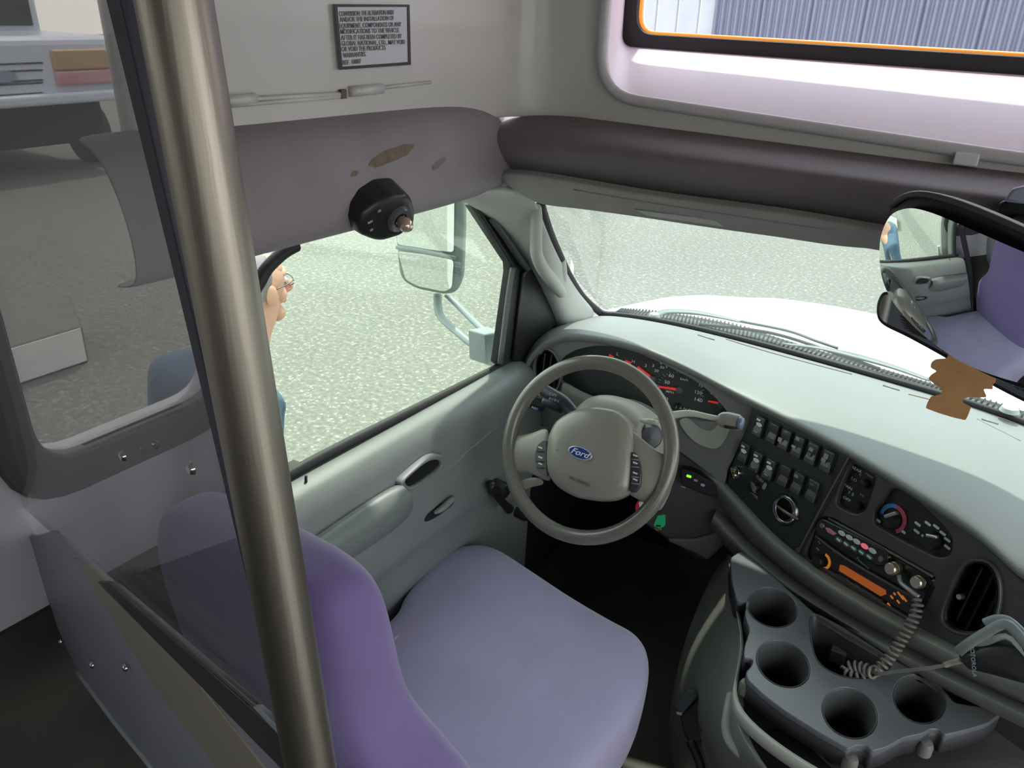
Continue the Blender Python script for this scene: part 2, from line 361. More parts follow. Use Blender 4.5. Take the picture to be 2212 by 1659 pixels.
tag(plate('wall_right', FWR, [[(-2.0, -0.86), (-2.0, -1.7), (-1.0, -1.7), (-1.0, 0.15), (-0.95, 0.2), (0.1, 0.2), (0.1, -1.7), (2.6, -1.7), (2.6, 0.56), (-1.5, 0.56), (-1.5, -0.3), (-1.05, -0.3), (-1.05, -0.86)],
      [(0.3, -0.6), (2.3, -0.6), (2.3, 0.15), (0.3, 0.15)]], 0, 0.05, wall_lm, local=True), kind='structure')
tag(mesh('window_5', [(1.16, -2.3, -0.6), (1.16, -0.3, -0.6), (1.16, -0.3, 0.15), (1.16, -2.3, 0.15)], [(0, 1, 2, 3)], g_rear), kind='structure')
tag(plate('wall_back', Fr((0, -2.62, 0), (0, 1, 0)), [[(-1.18, -1.7), (1.18, -1.7), (1.18, 0.56), (-1.18, 0.56)]], 0, 0.05, wall_lm, local=True), kind='structure')

# raised front cap: left side wall, rounded corner, front wall with the high window
path = [(-1.14, 0.675), (-1.04, 0.615), (-0.975, 0.575), (-0.97, 0.8), (-0.97, 1.12), (-0.967, 1.27), (-0.945, 1.385), (-0.89, 1.45), (-0.80, 1.465), (-0.78, 1.466)]
rows = [[V((x, y, z)) for x, y in path] for z in (-0.20, -0.17, -0.05, 0.2, 0.56)]
capl = tag(grid('wall_cap_left', rows, white_gel, None, 2, 0.01, offs=1), kind='structure')
FF = Fr((0, 1.465, 0), (0, -1, 0))                       # local (x, z)
hole = rnd([(-0.775, 0.36), (-0.775, -0.150), (0.0, -0.192), (0.775, -0.150), (0.775, 0.36)], 0.085, 7)
win = rnd([(-0.905, 0.33), (-0.905, -0.073), (0.0, -0.088), (0.905, -0.073), (0.905, 0.33)], 0.03, 7)
tag(plate('wall_front', FF, [[(-0.80, -0.24), (1.13, -0.24), (1.13, 0.56), (-0.80, 0.56)], hole], 0.0, 0.012, white_gel, local=True), kind='structure')
tr = tube('trim_opening', [FF.w(u, v, 0.004) for u, v in hole], 0.011, trim_white, None, 10, 1, True); tag(tr, kind='structure')
box('joint_clip', (FF.l(2090, 341)[0], FF.l(2090, 341)[1], 0.012), (0.035, 0.02, 0.012), paint_w, tr, 0.003, FF)
FWn = Fr((0, 1.80, 0), (0, -1, 0))
def lerp2(a, b, t, bow=0): return [V(((1-t)*p[0]+t*q[0], 1.465+t*0.335, (1-t)*p[1]+t*q[1]+bow*math.sin(t*math.pi))) for p, q in zip(a, b)]
tag(grid('wall_reveal', [lerp2(hole, win, t, 0.012) for t in (0, 0.03, 0.3, 0.6, 0.95, 1)], cap_lav, None, 1, 0.0, closed=True), kind='structure')
win_o = rnd([(-0.95, 0.38), (-0.95, -0.11), (0.0, -0.125), (0.95, -0.11), (0.95, 0.38)], 0.03, 7)
win_i = rnd([(-0.872, 0.30), (-0.872, -0.045), (0.0, -0.058), (0.872, -0.045), (0.872, 0.30)], 0.045, 7)
w2 = empty('window_2', (0, 1.8, -0.08), kind='structure')
plate('window_frame', FWn, [win_o, win_i], 0.005, 0.03, black_r, w2, 0.004, local=True)
amber = mat('amber flare glow', (0.75, 0.26, 0.03), 0.4, emit=(1.0, 0.35, 0.03), es=0.5)  # orange flare along the glass edge, built as a glowing strip
win_a = [(u*0.995, v*0.97+0.003) for u, v in win_i]
tube('amber_flare', [FWn.w(u, v, -0.015) for u, v in win_i], 0.0065, amber, w2, 8, 1, True)
plate('pane', FWn, [win_i], -0.02, 0.004, glass('clear glass', (0.95, 0.95, 0.97), 0.3), w2, local=True)
# nose of the cap outside, so the sun cannot fall behind the window
tag(plate('cap_nose', Fr((0, 1.83, 0), (0, -1, 0)), [[(-1.04, -0.32), (1.12, -0.32), (1.12, 0.52), (-1.04, 0.52)], win_i], 0.0, 0.01, paint_w, local=True), kind='structure')
tag(mesh('cap_underside', [(-1.04, 1.38, -0.33), (1.1, 1.38, -0.33), (1.1, 1.83, -0.31), (-1.04, 1.83, -0.31)], [(0, 1, 2, 3)], paint_w), kind='structure')
# long hinge strip moulded into the cap wall
hp = empty('access_panel_hinge', (-0.965, 0.8, -0.14), 'long cream hinge strip along the bottom of the side locker panel', 'hinge')
def wx(px, py, x=-0.966): return X(px, py, x)
for a, b, c, d in ((500, 209, 500, 229), ):
    pass
tube('hinge_rail', [wx(500, 216), wx(740, 203)], 0.0035, white_gel, hp, 8, 2)
tube('hinge_rail', [wx(500, 228), wx(745, 208)], 0.003, white_gel, hp, 8, 2)
tube('hinge_rail', [wx(820, 190), wx(930, 178)], 0.003, white_gel, hp, 8, 2)
tube('hinge_knuckle', [wx(756, 198), wx(825, 191)], 0.0085, white_gel, hp, 10, 2)
tube('hinge_knuckle', [wx(480, 219), wx(552, 212)], 0.0075, white_gel, hp, 10, 2)
box('hinge_notch', wx(740, 203), (0.008, 0.012, 0.014), mat('brown dirt', (0.16, 0.10, 0.07), 0.8), hp, 0.001)
# placard
FP = Fr((-0.966, 0, 0), (1, 0, 0))
pl = empty('placard', wx(805, 150), 'white printed placard with black border on the cream side wall', 'sign')
po = [(722, 9), (885, 10), (888, 140), (734, 151)]; pi = [(729, 15), (880, 15), (882, 134), (740, 144)]
plate('sheet', FP, [po], 0.002, 0.002, paper, pl); plate('border', FP, [po, pi], 0.003, 0.0012, mat('placard border', (0.03, 0.02, 0.035), 0.5), pl)
lines = ['CONVERSION: THE ALTERATION AND/', 'AND/OR THE INSTALLATION OF', 'EQUIPMENT, COMPONENTS OR ANY', 'MODIFICATIONS TO THE VEHICLE', 'AFTER IT HAS BEEN COMPLETED BY', 'GLOBAL NATIONAL, LTD., MAY VOID', 'OR VOID THE PRODUCTS', 'WARRANTIES.', 'REF. 10007']
grey_t = mat('grey print', (0.17, 0.15, 0.175), 0.6)
ends = [(733, 851, 28.5), (734, 851, 41), (734, 867, 54.5), (736, 862, 67), (737, 868, 80), (738, 875, 92.5), (738, 833, 105), (741, 791, 118.5), (741, 780, 134)]
for s, (x0, x1, y) in zip(lines, ends):
    dy = (y-80)*-0.0008
    o = text('lettering', s, FP, (0, 0), 0.0098, grey_t, pl, False, 0.003, align='LEFT')
    # stretch the line to its printed length
    a = FP.p(x0, y+2, 0.003); b = FP.p(x1, y-1.5, 0.003)
    xs = [v.co.y for v in o.data.vertices]; wd = max(xs)-min(xs); k = (b.y-a.y)/wd; x_0 = min(xs)
    for v in o.data.vertices:
        t = (v.co.y-x_0)*k; v.co = V((v.co.x, a.y+t, v.co.z*1.0+a.z+(b.z-a.z)*t/(b.y-a.y)))

# headliner rolls
ys = (0.52, 0.6, 0.9, 1.15, 1.30, 1.40)
sec = [(-1.0, -0.150), (-0.962, -0.157), (-0.935, -0.175), (-0.912, -0.22), (-0.902, -0.27), (-0.905, -0.315), (-0.925, -0.335), (-0.99, -0.345)]
rows = []
for i, y in enumerate(ys):
    dz = -0.012*(y-0.5); rows.append([V((x-(0.0 if y < 1.2 else (y-1.2)*0.12), y, z+dz)) for x, z in sec])
hm = header_m.node_tree
hl = tag(grid('trim_1', rows, header_m, None, 2, 0.006), kind='structure')
stain = mat('brown stain', (0.17, 0.125, 0.085), 0.8, var=0.15, vs=60)
xs = [-0.99, -0.93, -0.8, -0.55, -0.25, 0.0, 0.3, 0.6, 1.05]
sec = [(1.475, -0.190), (1.42, -0.195), (1.37, -0.205), (1.332, -0.226), (1.328, -0.248), (1.352, -0.285), (1.40, -0.31), (1.46, -0.32)]
rows = [[V((x, y+0.03*0, z-(0.02*(1-abs(x)) if i < 3 else 0.0))) for i, (y, z) in enumerate(sec)] for x in xs]
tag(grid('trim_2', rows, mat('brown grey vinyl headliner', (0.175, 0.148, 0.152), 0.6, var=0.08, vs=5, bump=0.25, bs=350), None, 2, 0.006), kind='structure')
_st = mat('brown stain', (0.17, 0.125, 0.085), 0.8, var=0.15, vs=60)
for cx_, cy_, rx, ry, rt in ((845, 336, 54, 14, -0.42), (766, 375, 9, 6, -0.7), (948, 354, 20, 6, -0.8)):
    decal('stain', hl, [(x+random.uniform(-2, 2), y+random.uniform(-1.5, 1.5)) for x, y in circ(cx_, cy_, rx, ry, 20, rt)], _st if rx != 20 else mat('faint stain', (0.20, 0.17, 0.15), 0.8))
def on_roll(px, py):
    for k in range(60):
        x = -0.99+0.0015*k
    return X(px, py, -0.9)
# A pillar trim
left = [(962, 440), (1000, 426), (1045, 445), (1085, 478), (1118, 520), (1150, 575), (1178, 630), (1196, 672), (1207, 712)]
lx = [-0.955, -0.96, -0.97, -0.98, -0.99, -1.0, -1.0, -1.0, -1.0]
mid = [(980, 418), (1030, 414), (1085, 420), (1120, 455), (1148, 505), (1176, 560), (1198, 615), (1218, 660), (1235, 700)]
mx_ = [-0.93, -0.93, -0.93, -0.93, -0.935, -0.94, -0.95, -0.955, -0.97]
right = [(1060, 398), (1110, 400), (1150, 415), (1167, 450), (1184, 505), (1203, 550), (1228, 600), (1258, 645), (1300, 684)]
ry = [1.38, 1.39, 1.40, 1.43, 1.52, 1.60, 1.71, 1.83, 1.965]
rows = [[X(*p, x) for p, x in zip(left, lx)], [X(*p, x) for p, x in zip(mid, mx_)], [Y(*p, y) for p, y in zip(right, ry)]]
rows.insert(0, [p+V((-0.05, 0.02, 0)) for p in rows[0]])
ap = tag(grid('trim_3', rows, pillar_m, None, 2, 0.008), kind='structure')
def ph(px, py, x): return X(px, py, x)
tube('grab_handle', [ph(1160, 448, -0.90), ph(1159, 475, -0.885), ph(1158, 520, -0.885), ph(1160, 552, -0.89), ph(1174, 582, -0.90), ph(1196, 610, -0.925), ph(1212, 632, -0.95)], [0.010, 0.013, 0.013, 0.014, 0.015, 0.016, 0.014], pillar_m, ap, 14, 6)
tube('handle_bracket', [Y(1213, 562, 1.64), Y(1215, 585, 1.66), Y(1214, 605, 1.68), Y(1210, 625, 1.70)], [0.011, 0.012, 0.014, 0.014], pillar_m, ap, 12, 5)

# windscreen
Fl = [(1145, 742, 1.63), (1175, 716, 1.74), (1210, 700, 1.82), (1250, 688, 1.89), (1300, 679, 1.963), (1360, 685, 2.0), (1420, 694, 2.02), (1500, 710, 2.035), (1600, 734, 2.045), (1700, 760, 2.05), (1820, 793, 2.06), (1940, 827, 2.06), (2060, 862, 2.06), (2150, 892, 2.06), (2240, 925, 2.06), (2320, 955, 2.06)]
FAR = [Y(*q) for q in Fl] + [V((0.6, 2.04, -0.84)), V((1.05, 1.95, -0.80))]
bot = FAR[4:]
top = [V((p.x, 1.415-0.04*p.x*p.x, -0.325)) for p in bot]
ws = empty('window_1', (0, 2.0, -0.85), kind='structure')
grid('windscreen_glass', [bot, [a*0.5+b*0.5+V((0, 0.02, 0.01)) for a, b in zip(bot, top)], top], g_ws, ws, 1)
tube('black_band', [p+V((0, -0.008, 0.006)) for p in bot], 0.0085, black_r, ws, 8, 3)
tube('pillar_seal', [Y(1168, 440, 1.45), Y(1187, 500, 1.54), Y(1207, 548, 1.62), Y(1232, 600, 1.73), Y(1262, 645, 1.85), Y(1302, 680, 1.975)], 0.010, black_r, ws, 8, 5)

# ================================================================== DRIVER'S DOOR
dr = empty('door_1', (-1.0, 1.1, -1.5), kind='structure')
yy = [0.70, 0.9, 1.1, 1.35, 1.47, 1.56]
sec = [(-1.03, -0.805), (-1.015, -0.803), (-0.985, -0.806), (-0.965, -0.818), (-0.956, -0.845), (-0.945, -0.90), (-0.935, -0.96), (-0.935, -1.03), (-0.94, -1.06), (-0.955, -1.085), (-0.965, -1.2), (-0.97, -1.45), (-0.985, -1.6)]
rows = [[V((x, y, z-0.022*(y-0.8))) for x, z in sec] for y in yy]
grid('door_trim', rows, door_m, dr, 2, 0.01)
FD1 = Fr((-0.934, 0, 0), (1, 0, 0))
# armrest
rows = []
ar0 = [(640, 1190), (705, 1143), (780, 1092), (845, 1050), (866, 1045)]
ar1 = [(660, 1215), (735, 1172), (815, 1125), (880, 1080), (888, 1066)]
ar2 = [(690, 1250), (765, 1200), (840, 1150), (890, 1110), (893, 1080)]
grid('armrest', [[X(*p, -0.945) for p in ar0], [X(*p, -0.925) + V((0, 0, 0)) for p in ar0], [X(*p, -0.895) for p in ar1], [X(*p, -0.90) for p in ar2], [X(*p, -0.945) + V((0, 0, -0.01)) for p in ar2]], mat('olive grey armrest', (0.15, 0.175, 0.165), 0.4, bump=0.2, bs=700), dr, 2)
pull = [(872, 1057), (868, 1044), (885, 1025), (925, 992), (948, 984), (962, 988), (962, 1003), (940, 1025), (905, 1052), (885, 1062)]
c = (915, 1024)
pin = [(c[0]+(x-c[0])*0.80, c[1]+(y-c[1])*0.74) for x, y in pull]
plate('pull_surround', FD1, [sm(pull), sm(pin)], 0.010, 0.02, door_m, dr, 0.004)
plate('pull_recess', FD1, [sm(pin)], 0.002, 0.004, black_m, dr)
lat = [(912, 1133), (918, 1115), (945, 1090), (975, 1072), (986, 1072), (985, 1084), (962, 1106), (930, 1128)]
c = (948, 1102)
plate('latch_surround', FD1, [sm(lat)], 0.008, 0.012, door_d, dr, 0.003)
plate('latch_recess', FD1, [sm([(c[0]+(x-c[0])*0.85, c[1]+(y-c[1])*0.78) for x, y in lat])], 0.009, 0.002, deep_m, dr)
tube('latch_handle', [FD1.p(937, 1108, 0.012), FD1.p(955, 1098, 0.02), FD1.p(976, 1080, 0.02), FD1.p(982, 1076, 0.012)], [0.004, 0.008, 0.007, 0.003], door_m, dr, 10, 5)
cr_ = tube('window_crank', [FD1.p(1058, 1045, 0.03), FD1.p(1072, 1068, 0.035), FD1.p(1090, 1090, 0.035), FD1.p(1100, 1100, 0.03)], [0.012, 0.010, 0.010, 0.012], black_m, dr, 12, 4)
lathe('crank_pivot', FD1.at(1060, 1048), [(0, 0.05), (0.017, 0.048), (0.021, 0.038), (0.021, 0)], black_m, cr_, 20)
lathe('crank_knob', FD1.at(1098, 1098), [(0, 0.065), (0.012, 0.063), (0.016, 0.05), (0.014, 0.025)], black_m, cr_, 20)
tube('map_pocket_seam', [FD1.p(1085, 1035, -0.018), FD1.p(1000, 1105, -0.018), FD1.p(930, 1175, -0.02), FD1.p(880, 1245, -0.02)], 0.003, door_d, dr, 6, 5)
tube('trim_seam', [FD1.p(1095, 905, -0.006), FD1.p(1010, 975, -0.002), FD1.p(985, 1000, 0.0), FD1.p(900, 1075, 0.0)], 0.003, door_m, dr, 6, 5)
tube('lock_knob', [V((X(661, 1046, -0.99).x, X(661, 1046, -0.99).y, -0.81)), X(661, 1044, -0.99), X(661, 1028, -0.99)], [0.0055, 0.003, 0.0025], black_m, dr, 10, 2)
lathe('lock_ferrule', Fr(X(661, 1050, -0.985), (0, 0, 1), up=V((0, 1, 0))), [(0.0035, 0.002), (0.006, 0.001), (0.007, -0.003)], chrome, dr, 16)
tube('window_seal', [X(560, 1062, -1.02), X(700, 983, -1.02), X(900, 882, -1.02), X(1076, 794, -1.02)], 0.011, black_r, dr, 10, 4)
FG = Fr((-1.035, 0, 0), (1, 0, 0))
plate('window_glass', FG, [[(575, 540), (1000, 400), (1130, 540), (1085, 800), (560, 1080)]], 0, 0.004, glass('door glass', (0.90, 0.96, 0.88), 0.10), dr)
FS = Fr((-1.01, 0, 0), (1, 0, 0))
plate('window_frame', FS, [[(1022, 446), (1046, 436), (1085, 455), (1130, 500), (1170, 560), (1196, 615), (1215, 690), (1200, 735), (1165, 745), (1135, 795), (1085, 793), (1076, 785), (1104, 590), (1103, 570)]], 0, 0.025, sail_m, dr, 0.004)
plate('mirror_sail', FS, [[(1132, 590), (1150, 572), (1192, 640), (1205, 700), (1160, 740), (1128, 785), (1110, 778)]], 0.012, 0.012, black_m, dr, 0.006)
tube('glass_channel', [FS.p(1108, 578, 0.008), FS.p(1098, 640, 0.008), FS.p(1080, 785, 0.008)], 0.007, mat('grey glass channel', (0.11, 0.12, 0.115), 0.5), dr, 8, 4)
tube('frame_seal', [FS.p(1030, 450, 0.006), FS.p(1068, 510, 0.006), FS.p(1106, 572, 0.006)], 0.005, black_r, dr, 8, 4)
tube('rear_window_seal', [V((-1.02, 0.765, -0.80)), V((-1.02, 0.765, -0.62)), V((-1.02, 0.772, -0.50)), X(548, 640, -1.02), X(562, 606, -1.02), X(578, 578, -1.02), X(612, 546, -1.02), X(640, 530, -1.02)], 0.011, black_r, dr, 10, 5)
tube('frame_weatherstrip', [FS.p(1060, 470, 0.014), FS.p(1090, 510, 0.014), FS.p(1125, 562, 0.014), FS.p(1140, 580, 0.014)], 0.009, mat('grey weatherstrip', (0.06, 0.065, 0.065), 0.5), dr, 8, 4)
tag(mesh('wall_kick_panel', [(-1.03, 1.45, -1.7), (-1.03, 2.0, -1.7), (-1.03, 2.0, -0.90), (-1.03, 1.45, -0.88)], [(0, 1, 2, 3)], sail_m, None, solid=0.02), kind='structure')
# B pillar behind the stanchion
tag(box('trim_4', (-1.085, 0.765, -0.95), (0.10, 0.04, 1.35), door_m, None, 0.02), kind='structure')
#==PART3==

# ================================================================== DASHBOARD
FDv = Fr((-0.43, 1.70, -0.80), (0.20, -0.95, 0.24))      # instrument face
FCv = Fr((-0.194, 1.56, -0.80), (-0.48, -0.85, 0.21))    # centre face, turned to the driver
da = empty('dashboard', (-0.4, 1.8, -1.5), 'charcoal dashboard with pale grey top pad under the windscreen', 'dashboard')
N1 = [(1128, 812), (1136, 779), (1158, 747), (1195, 723), (1238, 718), (1303, 726), (1375, 742), (1448, 771), (1520, 807), (1590, 846)]
N2 = [(1717, 907), (1825, 965), (1934, 1030), (2042, 1098), (2115, 1145), (2187, 1214), (2240, 1262)]
NEAR = [FDv.p(*q, 0.025) for q in N1] + [FCv.p(*q, 0.025) for q in N2] + [V((0.55, 1.42, -0.80)), V((1.08, 1.55, -0.80))]
FARd = [Y(1133, 770, 1.60)] + [p+V((0, 0.004, 0.0)) for p in FAR]
def up(p, z): return p+V((0, 0, z))
nn = len(NEAR); ff = len(FARd)
FA = [FARd[min(ff-1, round(i*(ff-1)/(nn-1)))] for i in range(nn)]
def inn(i, h, dz):    # behind and below the lip
    f = FDv if i < 10 else FCv
    return NEAR[i]-f.n*h+V((0, 0, dz))
rows = [[inn(i, 0.035, -0.026) for i in range(nn)], [inn(i, 0.012, -0.024) for i in range(nn)], [inn(i, 0.0, -0.012) for i in range(nn)], [NEAR[i] for i in range(nn)],
        [NEAR[i]*0.85+FA[i]*0.15+V((0, 0, 0.006)) for i in range(nn)], [NEAR[i]*0.5+FA[i]*0.5+V((0, 0, 0.010)) for i in range(nn)], [NEAR[i]*0.1+FA[i]*0.9+V((0, 0, 0.003)) for i in range(nn)], FA, [up(p, -0.04) for p in FA]]
tp = grid('top_pad', rows, dash_top, da, 2, 0.0)
# seam and vent slits in the pad
def onpad(px, py, z): return Z(px, py, z)
for a in ([(1565, 728, 2.0), (1600, 742, 1.995), (1700, 771, 1.99), (1840, 811, 1.985)], [(1965, 850, 1.985), (2010, 862, 1.985), (2060, 880, 1.98)], [(2100, 895, 1.98), (2212, 945, 1.97)]):
    pass
defr = mat('brown seam', (0.16, 0.12, 0.08), 0.8)
def padpt(px, py, lift=0.001): return hit(tp, px, py, lift)
for pts in ([(1568, 733), (1610, 746), (1700, 772), (1840, 809)], [(1962, 852), (2010, 864), (2055, 878)]):
    tube('pad_seam', [padpt(*q, 0.0002) for q in pts], 0.0018, defr, da, 6, 4)
for px, py in ((1525, 729), (1925, 838), (2138, 911)):
    tube('defroster_nozzle', [padpt(px-18, py-5, 0.0), padpt(px+18, py+6, 0.0)], 0.003, dash_l, da, 8, 2)
tube('pad_seam', [padpt(2110, 905, 0), padpt(2150, 925, 0), padpt(2205, 953, 0)], 0.0012, dash_l, da, 6, 4)

# --- instrument face with cut-outs
faceo = [(1130, 820), (1138, 786), (1160, 754), (1196, 732), (1238, 727), (1303, 735), (1375, 751), (1448, 780), (1520, 817), (1590, 856), (1630, 878), (1612, 935), (1575, 1010), (1562, 1045), (1520, 1015), (1480, 985), (1440, 960), (1400, 940), (1340, 925), (1250, 935), (1200, 930), (1150, 905), (1134, 860)]
clus = sm([(1198, 800), (1215, 770), (1255, 750), (1310, 744), (1370, 757), (1440, 787), (1510, 825), (1552, 862), (1575, 893), (1570, 912), (1530, 914), (1480, 905), (1440, 903), (1400, 893), (1350, 872), (1300, 868), (1255, 852), (1215, 830)], 5)
ventL = circ(1182, 802, 27, 46, 28, -0.12)
plate('instrument_face', FDv, [sm(faceo, 4), clus, ventL], 0.0, 0.018, dash_l, da, 0.003)
lipL = [(1124, 870), (1128, 812), (1138, 778), (1160, 747), (1196, 723), (1240, 718), (1310, 727), (1375, 744)]
# recessed cluster: walls and dial plate
cl = [FDv.p(*q, -0.003) for q in clus]; cb = [p-FDv.n*0.055 for p in cl]
grid('cluster_hood', [cl, [a*0.5+b*0.5 for a, b in zip(cl, cb)], cb], black_r, da, 0, 0.002, closed=True, offs=1)
dial_m = mat('dial face', (0.035, 0.04, 0.042), 0.35)
dp = plate('dial_plate', FDv, [[(x, y) for x, y in [FDv.l(*q, 0) for q in clus]]], -0.05, 0.004, dial_m, da, local=True)
# pale lower lip of the cluster, the sculpted ledge
grid('cluster_ledge', [[FDv.p(*q, h) for q in pts] for pts, h in (
    ([(1218, 822), (1262, 850), (1310, 866), (1345, 858), (1385, 866), (1425, 890), (1450, 915)], 0.002),
    ([(1214, 832), (1258, 862), (1308, 877), (1345, 868), (1382, 876), (1418, 900), (1440, 925)], 0.014),
    ([(1212, 842), (1252, 874), (1305, 887), (1345, 877), (1378, 886), (1408, 908), (1428, 932)], 0.010),
    ([(1210, 862), (1246, 896), (1300, 903), (1345, 890), (1370, 898), (1392, 915), (1412, 942)], 0.0))], mat('grey cluster ledge', (0.22, 0.225, 0.20), 0.33, bump=0.2, bs=600), da, 2, 0.0)
wht = mat('dial markings', (0.62, 0.70, 0.70), 0.5)
FDd = Fr(FDv.o-FDv.n*0.05, FDv.n)
def needle(a, b, wd=0.006):
    p, q = FDv.p(*a, -0.044), FDv.p(*b, -0.044); d = (q-p).normalized(); s = FDv.n.cross(d)
    mesh('needle', [p-s*wd*0.5, p+s*wd*0.5, q+s*wd*0.3, q-s*wd*0.3, p-s*wd*0.5+FDv.n*0.003, p+s*wd*0.5+FDv.n*0.003, q+s*wd*0.3+FDv.n*0.003, q-s*wd*0.3+FDv.n*0.003],
         [(0, 1, 2, 3), (4, 5, 6, 7), (0, 1, 5, 4), (2, 3, 7, 6), (0, 3, 7, 4), (1, 2, 6, 5)], red_m, dp)
needle((1405, 815), (1378, 792), 0.008); needle((1462, 841), (1423, 835), 0.007); needle((1553, 871), (1530, 866), 0.006); needle((1362, 787), (1350, 780), 0.012); needle((1325, 772), (1316, 766), 0.006)
for q in ((1410, 818), (1468, 842), (1558, 874)):
    lathe('needle_hub', FDv.at(*q, -0.05), [(0, 0.012), (0.008, 0.011), (0.010, 0.0)], mat('grey hub', (0.09, 0.095, 0.1), 0.4), dp, 16)
for s, q, z in (('60', (1450, 812), 0.011), ('70', (1473, 803), 0.010), ('50', (1441, 826), 0.011), ('80', (1503, 817), 0.011), ('100', (1517, 833), 0.011), ('120', (1508, 848), 0.011), ('30', (1430, 794), 0.009), ('3', (1411, 790), 0.010), ('4', (1428, 785), 0.009), ('2', (1395, 790), 0.010), ('10', (1437, 862), 0.012), ('140', (1508, 864), 0.012), ('MPH', (1447, 847), 0.008), ('E', (1537, 849), 0.009), ('F', (1565, 878), 0.009), ('L', (1334, 765), 0.010), ('H', (1368, 781), 0.010), ('P R N D 2 1', (1484, 885), 0.009), ('20', (1418, 801), 0.009), ('5', (1440, 792), 0.010), ('km/h', (1478, 820), 0.008)):
    text('numeral', s, FDv, q, z, wht, dp, True, -0.047, rot=-0.05, sxs=1.25)
for k in range(26):
    a = math.radians(205-k*9.2); u, v = FDv.l(1468, 842, -0.047)
    r0, r1 = 0.052, (0.060 if k % 2 else 0.057)
    p = FDv.w(u+r0*math.cos(a), v+r0*math.sin(a)*0.8, -0.047); q = FDv.w(u+r1*math.cos(a), v+r1*math.sin(a)*0.8, -0.047)
    tube('tick', [p, q], 0.0005, wht, dp, 4, 1)
lathe('reset_knob', FDv.at(1468, 875, -0.05), [(0, 0.02), (0.004, 0.02), (0.005, 0.016), (0.005, 0)], black_m, dp, 12)
def vent(fr, out, parent, n, ring=1.0, slat_dir='v', name='air_vent', depth=0.03):
    c = (sum(p[0] for p in out)/len(out), sum(p[1] for p in out)/len(out))
    big = [(c[0]+(x-c[0])*1.12, c[1]+(y-c[1])*1.1) for x, y in out]
    v = plate(name, fr, [big, out], 0.008, 0.012, dash_m if fr is FCv else dash_l, parent, 0.004)
    a = [fr.p(*q, 0.0) for q in out]; b = [p-fr.n*depth for p in a]
    grid('vent_barrel', [a, b], black_m, v, 0, 0.002, closed=True)
    plate('vent_back', fr, [[fr.l(*q, 0) for q in out]], -depth, 0.003, deep_m, v, local=True)
    L = [fr.l(*q, 0) for q in out]; u0, u1 = min(x for x, _ in L), max(x for x, _ in L); v0, v1 = min(y for _, y in L), max(y for _, y in L)
    cu, cv = (u0+u1)/2, (v0+v1)/2; ru, rv = (u1-u0)/2, (v1-v0)/2
    for k in range(n):
        t = (k+1)/(n+1)*2-1
        hh = rv*math.sqrt(max(0, 1-t*t))*0.92
        box('vent_slat', (cu+ru*t, cv, -depth*0.5), (0.003, 2*hh, depth*0.6), mat('vent slat plastic', (0.03, 0.03, 0.032), 0.35), v, 0, fr, M.Rotation(0.5, 3, 'Y'))
    return v
vl = vent(FDv, ventL, da, 3)
vr_out = sm([(2108, 1214), (2135, 1222), (2152, 1255), (2153, 1300), (2140, 1345), (2112, 1364), (2075, 1366), (2042, 1350), (2035, 1325), (2048, 1285), (2068, 1240), (2085, 1220)], 4)
# --- centre face
fc = [(1632, 880), (1717, 920), (1825, 977), (1934, 1043), (2036, 1108), (2108, 1158), (2175, 1222), (2230, 1285), (2290, 1380), (2300, 1500), (2212, 1478), (2110, 1425), (1990, 1362), (1860, 1295), (1722, 1200), (1645, 1125), (1562, 1048), (1600, 960)]
gaug = rnd([(1836, 1000), (1850, 1004), (1893, 1030), (1884, 1060), (1868, 1105), (1845, 1112), (1802, 1090), (1815, 1050)], 14)
clim = rnd([(1919, 1056), (1935, 1054), (1985, 1085), (2042, 1140), (2058, 1165), (2052, 1200), (2028, 1206), (1968, 1178), (1885, 1132), (1888, 1105)], 14)
radi = rnd([(1782, 1115), (1800, 1120), (2018, 1243), (2020, 1265), (1985, 1335), (1965, 1336), (1742, 1205), (1740, 1190), (1768, 1122)], 12)
plate('centre_face', FCv, [fc, gaug, clim, radi, vr_out], 0.0, 0.018, dash_m, da, 0.003)
vr = vent(FCv, vr_out, da, 3, depth=0.05)
lathe('vent_tab', FCv.at(2078, 1288, -0.01), [(0, 0.01), (0.005, 0.01), (0.006, 0)], satin, vr, 10)
def tub(name, out, d, parent=da):
    a = [FCv.p(*q, -0.004) for q in out]; b = [p-FCv.n*d for p in a]
    o = grid(name, [a, b], black_m, parent, 0, 0.002, closed=True, offs=1)
    plate('back_plate', FCv, [[FCv.l(*q, 0) for q in out]], -d, 0.003, mat('control panel black', (0.022, 0.022, 0.025), 0.3), o, local=True); return o
def glyph(fr, q, wd, hg, parent, h, m=wht, rot=0.0, name='marking', r=0.4):
    u, v = fr.l(*q, h)
    pts = rnd([(u-wd/2, v-hg/2), (u+wd/2, v-hg/2), (u+wd/2, v+hg/2), (u-wd/2, v+hg/2)], min(wd, hg)*r, 3)
    c_, s_ = math.cos(rot), math.sin(rot); pts = [(u+(x-u)*c_-(y-v)*s_, v+(x-u)*s_+(y-v)*c_) for x, y in pts]
    return plate(name, fr, [pts], h, 0.0012, m, parent, local=True)
tg = tub('gauge_recess', gaug, 0.014)
dim = mat('dim marking', (0.30, 0.34, 0.35), 0.5)
for (kx, ky) in ((1872, 1044), (1856, 1092)):
    lathe('rotary_knob', FCv.at(kx, ky, -0.014), [(0, 0.016), (0.007, 0.015), (0.010, 0.0)], black_m, tg, 16)
